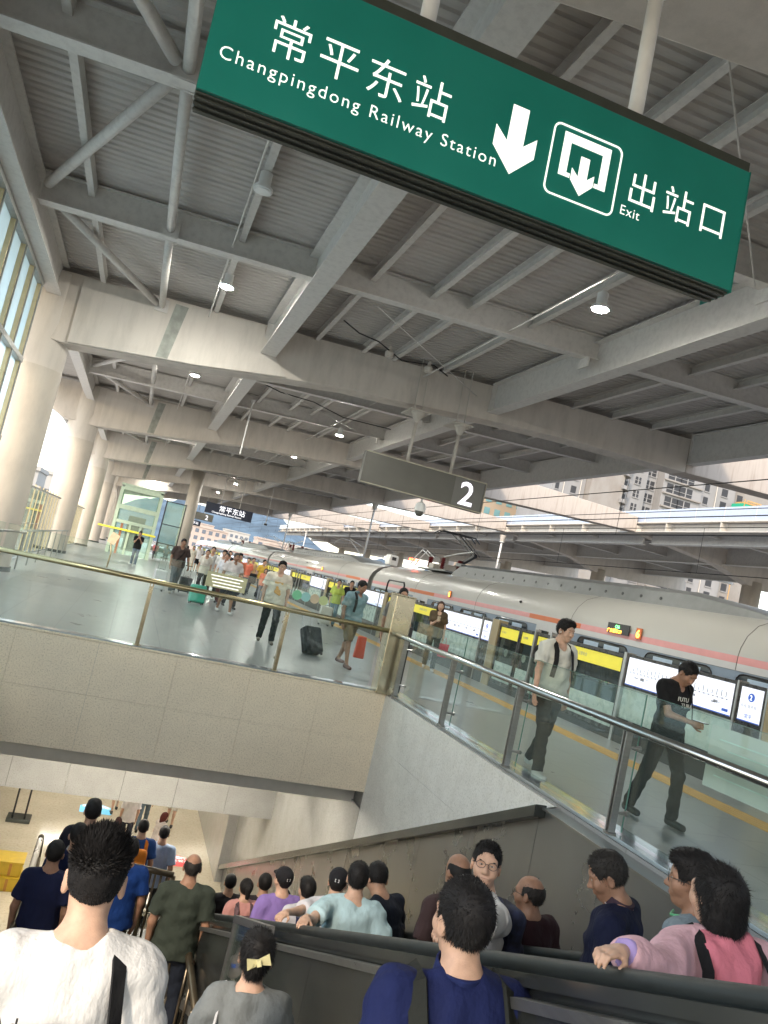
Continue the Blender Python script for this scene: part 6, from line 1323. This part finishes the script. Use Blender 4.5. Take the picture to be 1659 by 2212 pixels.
p11 = pp('man in a dark brown t-shirt pulling a white suitcase', 'plat', 1.52, 25.6, H=1.79, rz=-172, w=1.08, skin='tan', top=('tee', (.055, .038, .034)), bot=('long', (.10, .12, .13)), shoe=(.4, .38, .34), hair='thick', res=.0175, feet=WALK2, hands=((-.34, -.02, .86), None), hpose=('hold', 'relaxed'))
strap_on(p11, [(-.12, .0, .53), (-.07, .14, .38), (.02, .155, .22), (.13, .13, .06)], .03, cm('cloth', BLACK), 'bag_strap', p11['t'])
suitcase('white suitcase pulled by the man in brown', (1.06, 25.5, 0), 185, (.60, .62, .62), h=.62, wd=.40)
pp('man in a black t-shirt and jeans looking at a phone near the lift', 'plat', .24, 40.0, H=1.74, rz=178, skin='mid', top=('tee', (.012, .012, .012)), bot=('long', (.14, .19, .24)), shoe=(.45, .45, .45), hair='short', res=.02, hands=((-.07, .27, 1.32), (.07, .27, 1.32)), hpose=('hold', 'hold'), head=(16, 0, 0))
crowd = [('man in white with a hand at his mouth behind the woman in white and black', 2.75, 28.0, 1.76, 172, (.56, .56, .54), 'short', (.02, .02, .02), 'm'), ('person in white with thick black hair in the crowd', 3.05, 27.0, 1.74, 168, (.58, .57, .54), 'thick', (.02, .02, .02), 'f'),
 ('person in black at the back of the crowd', 3.95, 33.0, 1.76, 175, BLACK, 'bun', BLACK, 'f'), ('woman in white behind the man in the white polo, left side', 2.92, 24.9, 1.66, 160, (.6, .6, .62), 'pony', (.1, .03, .03), 'f'),
 ('person in orange behind the man in the white polo', 3.22, 24.3, 1.74, 190, (.62, .20, .10), 'thick', (.04, .04, .05), 'm'), ('person in an orange-red t-shirt near the screen doors', 4.82, 33.2, 1.66, 170, (.58, .16, .10), 'short', (.07, .10, .16), 'm'),
 ('person in tan with a bag near the screen doors', 5.30, 35.1, 1.7, 185, (.50, .33, .16), 'pony', (.05, .05, .06), 'f'), ('man in a mustard shirt near the screen doors', 5.62, 34.0, 1.72, 200, (.55, .36, .06), 'short', (.03, .03, .04), 'm'),
 ('girl in a salmon t-shirt left of the cream t-shirt man', 5.27, 31.0, 1.38, 172, (.58, .20, .12), 'bob', (.2, .2, .22), 'f'), ('girl in pink partly behind the cream t-shirt man', 5.80, 31.6, 1.32, 178, (.55, .22, .22), 'pony', (.2, .15, .15), 'f'),
 ('small child in white in front of the salmon t-shirt girl', 5.42, 30.2, 1.06, 175, (.62, .6, .58), 'short', (.10, .14, .18), 'm'),
 ('far man in a white shirt and black shorts', 4.10, 50.5, 1.72, 180, (.6, .58, .58), 'short', BLACK, 'm'), ('far woman in a pale dress with a lilac bag', 3.62, 49.0, 1.58, 178, (.5, .46, .38), 'bob', (.5, .46, .38), 'f'), ('far person in black by the platform end', 4.2, 66, 1.72, 180, BLACK, 'short', BLACK, 'm')]
for (lab, x, y, H_, rz, tc_, hr_, bc_, sx) in crowd:
    pp(lab, 'plat', x, y, H=H_, rz=rz, sex=sx, skin='mid', top=('tee', tc_), bot=('skirt' if 'dress' in lab else ('shorts' if 'shorts' in lab else 'long'), bc_), hair=hr_, res=.022, feet=(WALK1 if x < 4 else WALK2))
bag = thing('backpack', 'black backpack hanging beside the person in orange-red', 'backpack', (5.12, 33.0, .62)); f = F(); f.box((0, 0, .2), (.15, .09, .22), None, .06); put(np_mesh('bag_body', [surf(f, .02)], cm('cloth', BLACK)), 'bag_body', bag)
# waiting people on a bench by the far column
bn = thing('bench', 'metal bench with waiting people by the far round column', 'bench', (2.1, 60.5, 0)); MB().box(-1, 1, -.22, .22, .42, .46).build('seat', m_inox, bn); MB().box(-1, 1, .2, .24, .5, .85).build('backrest', m_inox, bn)
for x in (-.9, .85): MB().box(x, x+.05, -.2, .2, 0, .42).build('leg', m_inox, bn)
for x, lab, c_ in ((1.7, 'woman in pink seated on the far bench', (.5, .16, .16)), (2.5, 'person in grey seated on the far bench', (.3, .3, .34))):
    a = person(lab, (x, 60.35, -.44), 180, 1.66, top=('tee', c_), bot=('long', (.1, .1, .12)), feet=((-.1, .42, .45), (.1, .42, .45)), hands=((-.12, .3, 1.0), (.12, .3, 1.0)), res=.026)
# mirror-like things people left behind: end posts of stair
